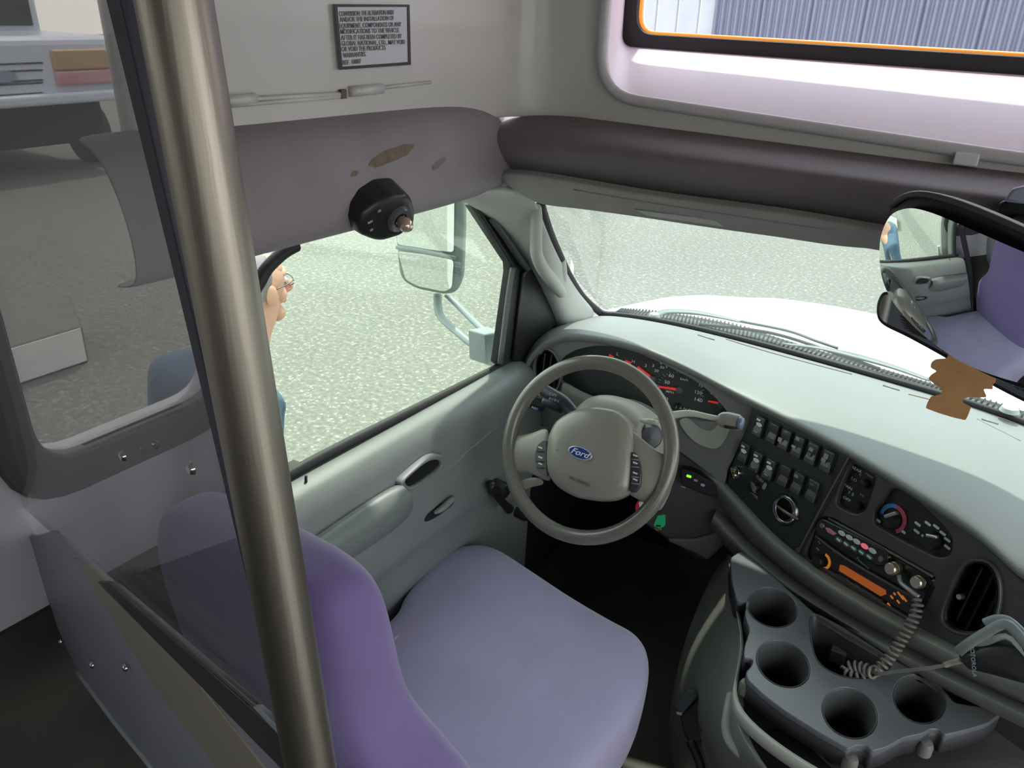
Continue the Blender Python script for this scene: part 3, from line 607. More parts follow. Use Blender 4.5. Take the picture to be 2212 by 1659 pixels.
for s, q, z in (('REAR', (1850, 1014), 0.008), ('0', (1858, 1026), 0.008), ('TEMP', (1878, 1028), 0.006), ('LO', (1845, 1036), 0.008), ('FAN', (1832, 1052), 0.008), ('1 2', (1838, 1066), 0.008), ('HI', (1862, 1070), 0.007), ('OFF', (1829, 1078), 0.008)):
    text('lettering', s, FCv, q, z, dim if s in ('TEMP', 'HI', '0') else wht, tg, True, -0.0125, sxs=1.4)
tcl = tub('climate_recess', clim, 0.014)
u, v = FCv.l(1929, 1120, -0.012)
def arc(fr, u, v, r0, r1, a0, a1, m, parent, h, name):
    pts = []
    for k in range(17): a = math.radians(a0+(a1-a0)*k/16); pts.append((u+r1*math.cos(a), v+r1*math.sin(a)))
    for k in range(17): a = math.radians(a1+(a0-a1)*k/16); pts.append((u+r0*math.cos(a), v+r0*math.sin(a)))
    return plate(name, fr, [pts], h, 0.0015, m, parent, local=True)
blue = mat('blue temperature arc', (0.05, 0.26, 0.62), 0.4); pink = mat('red temperature arc', (0.55, 0.10, 0.14), 0.4)
arc(FCv, u, v, 0.021, 0.029, 190, 95, blue, tcl, -0.011, 'cold_arc'); arc(FCv, u, v, 0.021, 0.029, 95, -50, pink, tcl, -0.011, 'hot_arc')
kk = lathe('temperature_knob', FCv.at(1931, 1124, -0.014), [(0, 0.018), (0.013, 0.017), (0.017, 0.0)], black_m, tcl, 24)
box('knob_grip', FCv.l(1925, 1112, 0.006)+(0.006,), (0.007, 0.028, 0.010), satin, kk, 0.002, FCv, M.Rotation(-0.75, 3, 'Z'))
lathe('mode_knob', FCv.at(2018, 1168, -0.014), [(0, 0.016), (0.014, 0.015), (0.018, 0.0)], black_m, tcl, 24)
box('knob_grip', FCv.l(2014, 1158, 0.004)+(0.005,), (0.006, 0.022, 0.008), satin, tcl, 0.002, FCv, M.Rotation(-1.2, 3, 'Z'))
for q in ((1982, 1132), (1980, 1148), (2004, 1131), (2022, 1138), (2036, 1152), (2046, 1166), (2046, 1182), (1996, 1160), (1950, 1148), (1896, 1124)):
    glyph(FCv, q, 0.013, 0.005, tcl, -0.011, wht, -0.1)
# --- bolster rolls running under the faces, down to the engine cover
B0 = [(1440, 940), (1500, 975), (1560, 1036), (1610, 1090), (1665, 1150), (1722, 1198), (1790, 1248), (1860, 1290), (1925, 1326), (1990, 1360), (2110, 1424), (2212, 1470), (2300, 1505)]
def brow(off, h, dz=0): return [FCv.p(x+off[0]*k, y+off[1]*k, h)+V((0, 0, dz)) for (x, y), k in zip(B0, [0.8]*3+[1]*10)]
rows = [brow((2, -6), -0.012), brow((0, 0), 0.012), brow((-5, 9), 0.030), brow((-11, 19), 0.034), brow((-18, 30), 0.024), brow((-22, 38), 0.0), brow((-24, 42), -0.02)]
grid('upper_bolster', rows, mat('grey bolster plastic', (0.23, 0.24, 0.21), 0.30, bump=0.2, bs=500), da, 2, 0.0)
B1 = [(1545, 1110), (1580, 1150), (1630, 1200), (1690, 1250), (1770, 1305), (1850, 1352), (1930, 1398), (2010, 1440), (2100, 1482), (2212, 1535), (2300, 1580)]
def brow2(off, h, dz=0): return [FCv.p(x+off[0], y+off[1], h)+V((0, 0, dz)) for (x, y) in B1]
rows = [brow2((6, -20), -0.03), brow2((2, -8), 0.0), brow2((-2, 2), 0.020), brow2((-7, 12), 0.026), brow2((-12, 22), 0.012), brow2((-14, 30), -0.02)]
grid('lower_bolster', rows, MATS['grey bolster plastic'], da, 2, 0.0)
grid('lower_fascia', [brow((10, 16), -0.02), brow((-30, 62), -0.035), brow((-40, 110), -0.06), brow((-40, 220), -0.10)], dash_m, da, 0, 0.0)
grid('glove_fascia', [[V((0.27, 1.33, z0)), V((0.40, 1.38, z0)), V((0.60, 1.45, z0)), V((0.85, 1.54, z0)), V((1.08, 1.60, z0))] for z0 in (-0.80, -0.84, -1.1, -1.25)] + [[V((0.3, 1.7, -1.3)), V((0.5, 1.7, -1.3)), V((0.7, 1.7, -1.3)), V((0.9, 1.7, -1.3)), V((1.08, 1.7, -1.3))]], dash_m, da, 2, 0.0)
# knee panel under the wheel
plate('knee_panel', FDv, [rnd([(1120, 915), (1240, 932), (1340, 925), (1400, 940), (1450, 960), (1510, 1005), (1560, 1055), (1610, 1120), (1598, 1140), (1525, 1210), (1510, 1212), (1380, 1125), (1380, 1060), (1200, 1010), (1130, 960)], 8)], -0.03, 0.03, dash_m, da, 0.008)
plate('knee_panel_lit', FDv, [rnd([(1500, 1165), (1590, 1140), (1598, 1145), (1528, 1212), (1440, 1165)], 6)], -0.018, 0.014, mat('lit knee panel grey', (0.15, 0.16, 0.14), 0.4), da, 0.006)  # lit lower right of the knee panel, its brightness put into lighter grey
# round scoop right of the wheel
grid('key_scoop', [[FDv.p(*q, h) for q in pts] for pts, h in (
    ([(1465, 910), (1480, 935), (1505, 960), (1540, 972), (1558, 965), (1572, 940), (1580, 915)], 0.014),
    ([(1472, 905), (1487, 927), (1508, 945), (1537, 955), (1552, 948), (1564, 928), (1572, 908)], 0.004),
    ([(1485, 900), (1500, 915), (1512, 925), (1532, 932), (1542, 928), (1552, 915), (1560, 902)], -0.012+0.014))], mat('pale scoop plastic', (0.24, 0.245, 0.22), 0.35), da, 2, 0.0)

# ------------------------------------------------------------------ switch panel
sp = empty('switch_panel', FCv.p(1700, 1190), 'black switch panel with two rows of rocker switches beside the gauges', 'switch panel')
plate('panel', FCv, [rnd([(1633, 868), (1836, 972), (1842, 984), (1724, 1198), (1708, 1196), (1640, 1122), (1572, 1052), (1574, 1020), (1612, 930)], 5)], 0.006, 0.006, mat('switch panel black', (0.030, 0.034, 0.036), 0.38, bump=0.1, bs=400), sp, 0.0015)
tube('panel_edge', [FCv.p(1839, 978, 0.006), FCv.p(1780, 1085, 0.006), FCv.p(1722, 1194, 0.006)], 0.0042, mat('brown grey edge', (0.11, 0.10, 0.10), 0.5), sp, 8, 3, flat=0.5)
sw_m = mat('rocker switch plastic', (0.060, 0.066, 0.064), 0.34)
sd = Vector = None
def rocker(q, wd=0.0265, hg=0.047, tilt=0.0, leds=(), parent=sp):
    u, v = FCv.l(*q, 0.01); r = 0.06
    def loc(a, b): return (u+a*math.cos(r)-b*math.sin(r), v+a*math.sin(r)+b*math.cos(r))
    plate('switch_bezel', FCv, [rnd([loc(-wd*0.56, -hg*0.54), loc(wd*0.56, -hg*0.54), loc(wd*0.56, hg*0.54), loc(-wd*0.56, hg*0.54)], 0.004, 3)], 0.009, 0.004, black_m, parent, 0.001, local=True)
    pr = [(-hg/2, 0.009), (-hg/2, 0.017+tilt), (-hg*0.25, 0.0165+tilt*0.5), (0, 0.013), (hg*0.25, 0.0165-tilt*0.5), (hg/2, 0.017-tilt), (hg/2, 0.009)]
    vs = []; 
    for s in (-1, 1):
        for b, h in pr: a2, b2 = loc(s*wd/2, b); vs.append(FCv.w(a2, b2, h))
    n = len(pr); fs = [tuple(range(n)), tuple(range(n, 2*n))[::-1]] + [(i, (i+1) % n, n+(i+1) % n, n+i) for i in range(n)]
    o = mesh('rocker_switch', vs, fs, sw_m, parent, False, 0.0032)
    for (a, b, w_, h_, m_, k) in leds:
        a2, b2 = loc(a*wd, b*hg)
        pts = circ(a2, b2, w_/2, h_/2, 16) if k == 'o' else rnd([(a2-w_/2, b2-h_/2), (a2+w_/2, b2-h_/2+0.0005), (a2+w_/2, b2+h_/2), (a2-w_/2, b2+h_/2-0.0005)], 0.0004, 1)
        plate('legend', FCv, [pts], 0.0178-0.0*b, 0.002, m_, o, local=True)
    return o
tan = mat('tan legend', (0.40, 0.36, 0.27), 0.5); gl_ = mat('grey legend', (0.28, 0.30, 0.29), 0.5); wh2 = mat('white legend', (0.70, 0.80, 0.77), 0.4)
O = (0.1, 0.12, 0.017, 0.009, wh2, 'o'); D = (0.0, -0.3, 0.012, 0.003, wh2, 'r'); T = (-0.1, 0.33, 0.011, 0.005, wh2, 'r')
rocker((1641, 921), leds=(O, D, T), tilt=0.002)
rocker((1671, 936), tilt=-0.001)
rocker((1697, 950), leds=((-0.35, -0.08, 0.010, 0.010, tan, 'r'), (0, 0.4, 0.010, 0.003, gl_, 'r')))
rocker((1725, 965), leds=((-0.1, 0.38, 0.010, 0.008, gl_, 'r'), (-0.28, -0.05, 0.010, 0.006, tan, 'r')))
rocker((1755, 980), leds=((-0.05, 0.2, 0.010, 0.009, gl_, 'r'), (-0.12, -0.05, 0.010, 0.008, mat('dark legend', (0.13, 0.14, 0.14), 0.5), 'r')))
rocker((1788, 996), leds=((-0.1, 0.22, 0.010, 0.011, gl_, 'r'), (-0.22, 0.0, 0.010, 0.009, gl_, 'r')))
rocker((1608, 978), leds=(O, T), tilt=-0.001)
rocker((1635, 998), leds=(O, D, T), tilt=0.002)
rocker((1663, 1014), leds=(O, D, T), tilt=0.002)
rocker((1695, 1028))
rocker((1724, 1044), leds=((-0.2, 0.33, 0.010, 0.007, gl_, 'r'),))
rocker((1756, 1060), leds=((-0.1, 0.3, 0.010, 0.005, MATS['dark legend'], 'r'),))
lathe('key_cylinder', FCv.at(1593, 1020, 0.006), [(0, 0.002), (0.009, 0.002), (0.0095, 0.010), (0.0145, 0.011), (0.016, 0.008), (0.016, 0)], chrome, sp, 28)
lathe('key_slot', FCv.at(1593, 1021, 0.006), [(0, 0.004), (0.006, 0.004), (0.006, 0.001)], mat('brass', (0.35, 0.24, 0.08), 0.35, 1.0), sp, 12)
lathe('lighter_knob', FCv.at(1632, 1052, 0.006), [(0, 0.014), (0.012, 0.014), (0.0135, 0.012), (0.0135, 0)], black_m, sp, 24)
for i in range(5): glyph(FCv, (1626+0.5*i, 1044+i*4.4), 0.018-abs(i-2)*0.003, 0.0016, sp, 0.0215, gl_, -0.1, 'knob_marking')
glyph(FCv, (1651, 1050), 0.009, 0.016, sp, 0.012, gl_, -0.1, 'knob_tab')
text('lettering', 'PUSH', FCv, (1641, 1035), 0.010, tan, sp, True, 0.0075, rot=-0.1); text('lettering', 'POWER', FCv, (1627, 1068), 0.009, tan, sp, True, 0.0075, rot=-0.1)
text('lettering', 'EMERGENCY\nDRIVER', FCv, (1663, 881), 0.0105, tan, sp, True, 0.0075, rot=0.0, sp=0.8)
ky = lathe('rotary_switch', FCv.at(1697, 1101, 0.006), [(0, -0.004), (0.022, -0.004), (0.024, 0.008), (0.028, 0.010), (0.032, 0.007), (0.036, 0.001), (0.036, 0)], mat('dark chrome ring', (0.22, 0.23, 0.23), 0.25, 1.0), sp, 36)
lathe('switch_cavity', FCv.at(1697, 1101, 0.006), [(0, 0.0), (0.0235, 0.0)], deep_m, ky, 30)
tube('switch_blade', [FCv.p(1678, 1092, 0.012), FCv.p(1692, 1103, 0.016), FCv.p(1710, 1114, 0.016), FCv.p(1724, 1121, 0.012)], [0.002, 0.004, 0.004, 0.003], mat('dull steel', (0.22, 0.21, 0.18), 0.4, 0.8), ky, 8, 4)
tube('chrome_glint_ring', [FCv.w(*[c+0.0 for c in FCv.l(1697, 1101, 0.015)], 0.015)+FCv.u*0.028*math.cos(a)+FCv.v*0.028*math.sin(a) for a in [k*math.pi/12 for k in range(24)]], 0.0016, chrome, ky, 6, 1, True)
for q in ((1632, 861), (1839, 976), (1724, 1188), (1565, 1021)):
    lathe('panel_screw', FCv.at(*q, 0.006), [(0, 0.003), (0.004, 0.0025), (0.005, 0)], mat('bronze screw', (0.35, 0.27, 0.2), 0.35, 0.8), sp, 12)

# ------------------------------------------------------------------ radio stack
ra = empty('radio', FCv.p(1880, 1270), 'black dash radio with orange display and pale round buttons above', 'radio')
rb = mat('radio face', (0.018, 0.018, 0.018), 0.28)
plate('radio_body', FCv, [rnd([(1778, 1128), (1795, 1128), (2010, 1247), (2012, 1262), (1980, 1330), (1962, 1328), (1750, 1204), (1748, 1190), (1768, 1130)], 8)], -0.006, 0.02, rb, ra, 0.002)
tube('radio_rail', [FCv.p(1790, 1120, 0.002), FCv.p(1900, 1180, 0.002), FCv.p(2016, 1246, 0.002)], 0.0028, mat('olive rail', (0.11, 0.11, 0.085), 0.35), ra, 8, 3)
tube('radio_rail', [FCv.p(1762, 1158, 0.0), FCv.p(1830, 1208, 0.0), FCv.p(1975, 1292, 0.0)], 0.0028, MATS['olive rail'], ra, 8, 3)
u0, v0 = FCv.l(1783, 1140, 0); u1, v1 = FCv.l(1905, 1202, 0)
d = V((u1-u0, v1-v0, 0)); L = d.length; d.normalize(); e = V((-d.y, d.x, 0)); pts = []
for k in range(13): a = math.pi/2+math.pi*k/12; pts.append((u0+0.019*(d.x*math.cos(a)+e.x*math.sin(a)), v0+0.019*(d.y*math.cos(a)+e.y*math.sin(a))))
for k in range(13): a = -math.pi/2+math.pi*k/12; pts.append((u1+0.019*(d.x*math.cos(a)+e.x*math.sin(a)), v1+0.019*(d.y*math.cos(a)+e.y*math.sin(a))))
kp = plate('keypad', FCv, [pts], 0.008, 0.016, mat('keypad black', (0.024, 0.024, 0.024), 0.22), ra, 0.003, local=True)
btn_w = mat('pale button', (0.72, 0.80, 0.78), 0.35); btn_p = mat('pink button', (0.85, 0.25, 0.30), 0.35, emit=(1, 0.15, 0.2), es=0.35); btn_g = mat('green lit legend', (0.30, 0.50, 0.32), 0.4, emit=(0.3, 0.8, 0.4), es=0.15)
for i, q in enumerate(((1818, 1152), (1834, 1161), (1850, 1170), (1867, 1180), (1884, 1190))):
    plate('button', FCv, [circ(*FCv.l(*q, 0.010), 0.0085, 0.0048, 18)], 0.011, 0.004, btn_p if i == 3 else btn_w, kp, 0.001, local=True)
for i, q in enumerate(((1811, 1166), (1827, 1175), (1843, 1184), (1860, 1193), (1877, 1203))):
    plate('button_ring', FCv, [circ(*FCv.l(*q, 0.010), 0.0080, 0.0044, 18), circ(*FCv.l(*q, 0.010), 0.0072, 0.0037, 18)], 0.0095, 0.002, gl_, kp, local=True)
    glyph(FCv, q, 0.010, 0.0032, kp, 0.0095, btn_g, -0.1, 'button_legend')
plate('label_patch', FCv, [[FCv.l(*q, 0.009) for q in ((1782, 1139), (1792, 1141), (1808, 1153), (1800, 1156), (1788, 1150))]], 0.0095, 0.001, mat('pink label', (0.65, 0.28, 0.32), 0.5), kp, local=True)
for q in ((1776, 1136), (1903, 1208)):
    lathe('keypad_screw', FCv.at(*q, 0.008), [(0, 0.003), (0.005, 0.0025), (0.006, 0)], MATS['bronze screw'], kp, 14)
text('lettering', 'Panasonic', FCv, (1864, 1217), 0.0085, gl_, ra, True, -0.004, rot=-0.08)
# head unit
orange = mat('orange display', (0.40, 0.12, 0.025), 0.4, emit=(1.0, 0.22, 0.03), es=0.16); orl = mat('orange legend', (0.70, 0.22, 0.03), 0.4, emit=(1.0, 0.33, 0.03), es=0.22)
ddp = plate('display', FCv, [[(1814, 1220), (1822, 1222), (1912, 1275), (1913, 1284), (1902, 1288), (1812, 1233)]], -0.003, 0.003, orange, ra, 0.0005)
u, v = FCv.l(1778, 1212, -0.003)
lathe('volume_knob', FCv.at(1772, 1212, -0.006), [(0, 0.014), (0.011, 0.014), (0.0125, 0.012), (0.0125, 0)], black_m, ra, 24)
arc(FCv, u, v, 0.0125, 0.018, 95, -95, orl, ra, -0.0035, 'knob_glow_ring')
tube('preset_strip', [FCv.p(1806, 1240, -0.003), FCv.p(1905, 1299, -0.003)], 0.0035, mat('grey preset strip', (0.09, 0.09, 0.085), 0.4), ra, 8, 2, flat=0.6)
for i in range(6):
    q = (1812+i*17, 1251+i*10.2); glyph(FCv, q, 0.008, 0.0025, ra, -0.004, orl if i > 2 else gl_, -0.1, 'preset_legend')
    box('preset_button', FCv.l(q[0]+3, q[1]-5, 0)+(-0.004,), (0.014, 0.006, 0.004), mat('radio button', (0.03, 0.03, 0.03), 0.3), ra, 0.001, FCv)
for q, s in (((1945, 1287), 0.018), ((1953, 1293), 0.014), ((1926, 1290), 0.008), ((1921, 1308), 0.012), ((1940, 1300), 0.008), ((1932, 1283), 0.006)): glyph(FCv, q, s, 0.0035, ra, -0.004, orl, -0.35, 'lit_legend')
for q in ((1770, 1172), (1786, 1178), (1800, 1190), (1766, 1186), (1812, 1194)): glyph(FCv, q, 0.008, 0.003, ra, -0.004, gl_, -0.3, 'marking')
# connectors
for q, L_ in (((1942, 1226), 0.030), ((1992, 1256), 0.022)):
    f = FCv.at(*q, -0.004)
    lathe('jack_plug', f, [(0, L_), (0.010, L_), (0.0125, L_-0.003), (0.0125, L_*0.65), (0.010, L_*0.6), (0.0125, L_*0.55), (0.0125, L_*0.3), (0.009, 0.004), (0.009, 0)], mat('worn nickel', (0.60, 0.54, 0.40), 0.3, 0.9), ra, 20)
tube('mic_bracket', [FCv.p(1942, 1242, 0.008), FCv.p(1946, 1258, 0.010), FCv.p(1962, 1272, 0.012), FCv.p(1985, 1290, 0.012)], 0.005, mat('pale metal', (0.45, 0.50, 0.52), 0.35, 0.7), ra, 8, 4)

# ------------------------------------------------------------------ microphone, its cord and the bracket
hm_ = empty('hand_microphone', FCv.p(2130, 1430, 0.05), 'black hand microphone hung in a bent grey bracket beside the dash', 'microphone')
FM = Fr(FCv.w(0, 0, 0.075), (-0.45, -0.78, 0.42))
FM.o = FCv.p(2130, 1420, 0.09)
pillow('mic_body', FM, rnd([(2068, 1412), (2115, 1388), (2150, 1382), (2230, 1400), (2260, 1450), (2225, 1480), (2160, 1462), (2112, 1450), (2092, 1446)], 12, 4), [(1.0, -0.025), (1.0, 0.0), (0.97, 0.008), (0.85, 0.013), (0.5, 0.016)], mat('mic plastic', (0.022, 0.023, 0.024), 0.35), hm_)
text('lettering', 'MOTOROLA', FM, (2102, 1427), 0.009, mat('grey blue print', (0.35, 0.43, 0.45), 0.5), hm_, True, 0.018, rot=-0.95)
br = empty('microphone_bracket', FCv.p(2140, 1400, 0.0), 'bent grey metal strap holding the microphone below the round vent', 'bracket')
strap = mat('grey strap', (0.23, 0.26, 0.255), 0.4)
tube('strap', [FM.p(2070, 1408, 0.012), FM.p(2090, 1392, 0.02), FM.p(2125, 1370, 0.02), FM.p(2160, 1350, 0.02), FM.p(2180, 1352, 0.02), FM.p(2200, 1372, 0.02), FM.p(2235, 1415, 0.018)], 0.0085, strap, br, 8, 6, flat=0.35, fup=FM.n)
tube('strap_upper', [FM.p(2125, 1345, 0.0), FM.p(2150, 1336, 0.0), FM.p(2180, 1340, 0.0), FM.p(2215, 1372, 0.0), FM.p(2245, 1410, 0.0)], 0.006, mat('blue grey strap', (0.28, 0.33, 0.38), 0.4), br, 8, 6, flat=0.4, fup=FM.n)
grid('strap_plate', [[FM.p(*q, 0.006) for q in ((2090, 1400), (2120, 1385), (2160, 1366), (2185, 1366), (2230, 1425))], [FM.p(*q, 0.0185) for q in ((2120, 1398), (2140, 1396), (2165, 1383), (2180, 1380), (2215, 1430))]], strap, br, 1, 0.002)
cd = empty('coiled_cord', FCv.p(1880, 1450, 0.05), 'grey coiled microphone cord hanging from the radio into the tray bin', 'cord')
cpath = [FCv.p(1984, 1296, 0.012), FCv.p(1975, 1335, 0.025), FCv.p(1950, 1378, 0.045), FCv.p(1922, 1420, 0.065), FCv.p(1895, 1447, 0.085), FCv.p(1870, 1462, 0.10), FCv.p(1845, 1462, 0.11), FCv.p(1828, 1450, 0.11), FCv.p(1838, 1441, 0.105), FCv.p(1862, 1443, 0.10), FCv.p(1892, 1457, 0.10)]
cp = cr(cpath, 40)
ln = [0]
for a, b in zip(cp, cp[1:]): ln.append(ln[-1]+(b-a).length)
tot = ln[-1]; nt_ = 28; hel = []
nrm = None; steps = nt_*10
for k in range(steps+1):
    s = tot*k/steps; j = max(i for i in range(len(ln)) if ln[i] <= s+1e-9); j = min(j, len(cp)-2)
    t = (s-ln[j])/max(1e-9, ln[j+1]-ln[j]); P = cp[j]*(1-t)+cp[j+1]*t; T_ = (cp[j+1]-cp[j]).normalized()
    nrm = (V((0.3, 0.2, 1)) if nrm is None else nrm); nrm = (nrm-T_*nrm.dot(T_)).normalized(); b_ = T_.cross(nrm)
    an = 2*math.pi*k/10; r_ = 0.0085 if k < steps*0.62 else 0.0095
    hel.append(P+(nrm*math.cos(an)+b_*math.sin(an))*r_)
tube('cord_coil', hel, 0.0031, mat('grey cord rubber', (0.22, 0.215, 0.19), 0.35), cd, 6, 1, raw=True)
tube('cord_tail', [FCv.p(1892, 1457, 0.10), FCv.p(1940, 1450, 0.10), FCv.p(2000, 1444, 0.10), FCv.p(2045, 1436, 0.095), FM.p(2078, 1428, 0.0)], 0.0032, MATS['grey cord rubber'], cd, 8, 5)
tube('cord_sleeve', [FCv.p(2040, 1437, 0.096), FCv.p(2055, 1432, 0.094), FM.p(2076, 1427, 0.0)], 0.0048, mat('pale sleeve', (0.34, 0.34, 0.29), 0.4), cd, 8, 3)
# LED brake controller under the dash
bc = empty('brake_controller', FDv.p(1505, 1040), 'small black controller with a lit green lamp right of the wheel', 'controller')
plate('body', FDv, [rnd([(1470, 1012), (1500, 1020), (1555, 1050), (1550, 1072), (1530, 1072), (1472, 1048)], 5)], 0.01, 0.04, black_m, bc, 0.003)
glyph(FDv, (1488, 1029), 0.012, 0.006, bc, 0.0115, mat('green lamp', (0.2, 0.9, 0.05), 0.4, emit=(0.25, 1, 0.03), es=0.9), -0.1, 'green_lamp')
glyph(FDv, (1503, 1038), 0.010, 0.005, bc, 0.0115, tan, -0.1, 'tan_button'); glyph(FDv, (1518, 1048), 0.010, 0.006, bc, 0.0115, mat('pale violet button', (0.5, 0.47, 0.58), 0.4), -0.1, 'pale_button')
glyph(FDv, (1476, 1052), 0.012, 0.003, bc, 0.0115, gl_, -0.1, 'legend')

# ================================================================== STEERING WHEEL
t30 = math.radians(30)
FW = Fr(V((-0.643, 0, 0)) + V((0, 0, 0)), (0, -math.cos(t30), math.sin(t30)))
d = ray(1266, 969); FW.o = d*(-0.643/d.x)
sw = empty('steering_wheel', FW.o, 'grey four-spoke steering wheel with blue oval badge on the hub', 'steering wheel')
ringp = [FW.w(0.180*math.cos(a), 0.180*math.sin(a), 0) for a in [2*math.pi*k/72 for k in range(72)]]
n_ = len(ringp); vs = []; fs = []; sg = 16
for i, p in enumerate(ringp):
    r_ = (p-FW.o).normalized()
    for k in range(sg):
        an = 2*math.pi*k/sg; vs.append(p+r_*math.cos(an)*0.0155+FW.n*math.sin(an)*0.0165)
for i in range(n_):
    for k in range(sg): fs.append((i*sg+k, i*sg+(k+1) % sg, ((i+1) % n_)*sg+(k+1) % sg, ((i+1) % n_)*sg+k))
mesh('rim', vs, fs, wheel_m, sw, True)
hub = rnd([(1178, 985), (1182, 940), (1198, 907), (1235, 884), (1285, 876), (1332, 884), (1358, 908), (1368, 950), (1367, 1010), (1362, 1062), (1330, 1082), (1290, 1084), (1240, 1076), (1200, 1053), (1180, 1022)], 14, 3)
h0 = 0.03
hubm = pillow('airbag_cover', FW, hub, [(0.9, -0.035), (1.0, 0.0), (1.0, 0.018), (0.975, 0.032), (0.90, 0.042), (0.7, 0.050), (0.4, 0.054)], hub_m, sw, h0=h0)
spm = wheel_m
def spoke(name, rows): grid(name, [[FW.p(x, y, h-0.012) for x, y, h in r] for r in rows], hub_m, sw, 2, 0.012, offs=0)
spoke('spoke', [[(1092, 938, 0.003), (1125, 941, 0.008), (1158, 932, 0.02), (1188, 915, 0.03)], [(1088, 962, 0.008), (1122, 968, 0.014), (1155, 970, 0.026), (1188, 970, 0.036)], [(1090, 996, 0.008), (1122, 1000, 0.014), (1155, 1005, 0.024), (1188, 1015, 0.034)], [(1098, 1028, 0.002), (1126, 1018, 0.006), (1156, 1025, 0.014), (1196, 1050, 0.022)]])
spoke('spoke', [[(1352, 915, 0.03), (1385, 945, 0.022), (1420, 975, 0.012), (1452, 985, 0.003)], [(1365, 965, 0.036), (1395, 985, 0.028), (1428, 1005, 0.016), (1462, 1010, 0.008)], [(1365, 1030, 0.036), (1395, 1042, 0.028), (1424, 1052, 0.016), (1452, 1060, 0.008)], [(1360, 1058, 0.030), (1386, 1070, 0.02), (1412, 1084, 0.012), (1436, 1090, 0.006)], [(1354, 1066, 0.018), (1384, 1079, 0.010), (1408, 1096, 0.004), (1426, 1108, 0.0)]])
spoke('spoke', [[(1172, 1030, 0.01), (1140, 1030, 0.0), (1112, 1042, 0.0)], [(1180, 1050, 0.0), (1150, 1050, -0.006), (1122, 1066, -0.004)]])
# button pods
btn = mat('dark thumb button', (0.035, 0.036, 0.038), 0.3)
for nm, out, segs, x0, x1 in (('left_pod', [(1160, 960), (1172, 950), (1181, 952), (1181, 1030), (1170, 1026), (1158, 1012), (1154, 985)], (975, 996, 1010), 1158, 1176),
                         ('right_pod', [(1364, 976), (1372, 978), (1381, 1000), (1384, 1025), (1382, 1050), (1372, 1064), (1360, 1064)], (992, 1008, 1030, 1044), 1364, 1380)):
    c = (sum(a for a, _ in out)/7, sum(b for _, b in out)/7)
    h_ = 0.034
    pb = plate(nm, FW, [rnd([(c[0]+(a-c[0])*1.0, c[1]+(b-c[1])*1.0) for a, b in out], 6, 3)], h_, 0.012, btn if nm[0] == 'r' else mat('grey thumb button', (0.11, 0.115, 0.11), 0.35), sw, 0.002)
    for y_ in segs:
        tube('button_gap', [FW.p(x0, y_, h_+0.001), FW.p(x1, y_+1.5, h_+0.001)], 0.0009, gl_ if nm[0] == 'r' else black_m, pb, 6, 1)
        glyph(FW, ((x0+x1)/2, y_-8), 0.010, 0.003, pb, h_+0.001, wht, -0.05, 'button_symbol')
text('embossed_text', 'SRS AIRBAG', FW, (1252, 1040), 0.009, mat('embossed letters', (0.13, 0.125, 0.11), 0.4), hubm, True, 0.0525, rot=-0.02)
for q in ((1204, 973), (1312, 990)): text('horn_mark', '=', FW, q, 0.012, MATS['embossed letters'], hubm, True, 0.0505, rot=0.0)
eu, ev = FW.l(1254, 979, 0.054)
em = plate('badge', FW, [circ(eu, ev, 0.0265, 0.0125, 40)], 0.0575, 0.006, mat('badge silver', (0.55, 0.60, 0.68), 0.25, 0.6), hubm, 0.001, local=True)
plate('badge_field', FW, [circ(eu, ev, 0.0235, 0.0103, 40)], 0.0582, 0.002, mat('badge blue', (0.012, 0.045, 0.22), 0.2), em, 0.0003, local=True)
text('badge_script', 'Ford', FW, (eu, ev), 0.0165, mat('badge script silver', (0.7, 0.75, 0.82), 0.3), em, False, 0.0588, shear=0.35, sxs=1.25)
# column
co_ = empty('steering_column', FW.o-FW.n*0.15, 'grey plastic column shroud with two stalks behind the wheel', 'steering column')
def ringc(c, ru, rv, n=20, sq=0.8):
    out = []
    for k in range(n):
        a = 2*math.pi*k/n; x, y = math.cos(a), math.sin(a)
        out.append(c+FW.u*ru*math.copysign(abs(x)**sq, x)+FW.v*rv*math.copysign(abs(y)**sq, y))
    return out
a0 = FW.o
grid('shroud', [ringc(a0-FW.n*0.0+V((0.0, 0, 0)), 0.045, 0.045), ringc(a0-FW.n*0.045+FW.v*0.025, 0.080, 0.080), ringc(a0-FW.n*0.075+FW.v*0.035, 0.09, 0.092), ringc(a0-FW.n*0.18+FW.v*0.035, 0.10, 0.095), ringc(a0-FW.n*0.30+FW.v*0.01, 0.10, 0.09)], mat('beige grey shroud', (0.27, 0.255, 0.22), 0.4, bump=0.2, bs=600), co_, 2, 0.0, closed=True)
FCo = Fr(a0-FW.n*0.06+FW.v*0.10, (0, -0.35, 0.94))
tube('hazard_button', [FCo.p(1326, 881, 0.0), FCo.p(1345, 884, 0.0)], 0.006, satin, co_, 10, 2)
tube('hazard_mark', [FCo.p(1322, 879, 0.004), FCo.p(1334, 886, 0.006), FCo.p(1352, 883, 0.004)], 0.0015, black_m, co_, 6, 3)
pS = lambda px, py, h=-0.06: FW.p(px, py, h)
stalk_m = mat('blue black stalk plastic', (0.035, 0.037, 0.048), 0.4)
stk = tube('turn_signal_stalk', [pS(1265, 925, -0.05), pS(1238, 893), pS(1218, 870), pS(1196, 855), pS(1168, 838), pS(1160, 834)], [0.014, 0.016, 0.016, 0.015, 0.013, 0.007], stalk_m, co_, 14, 6)
lathe('wiper_knob', Fr(pS(1158, 872), (-0.8, -0.5, 0.2)), [(0, 0.014), (0.012, 0.013), (0.014, 0.008), (0.014, -0.02)], black_m, co_, 18)
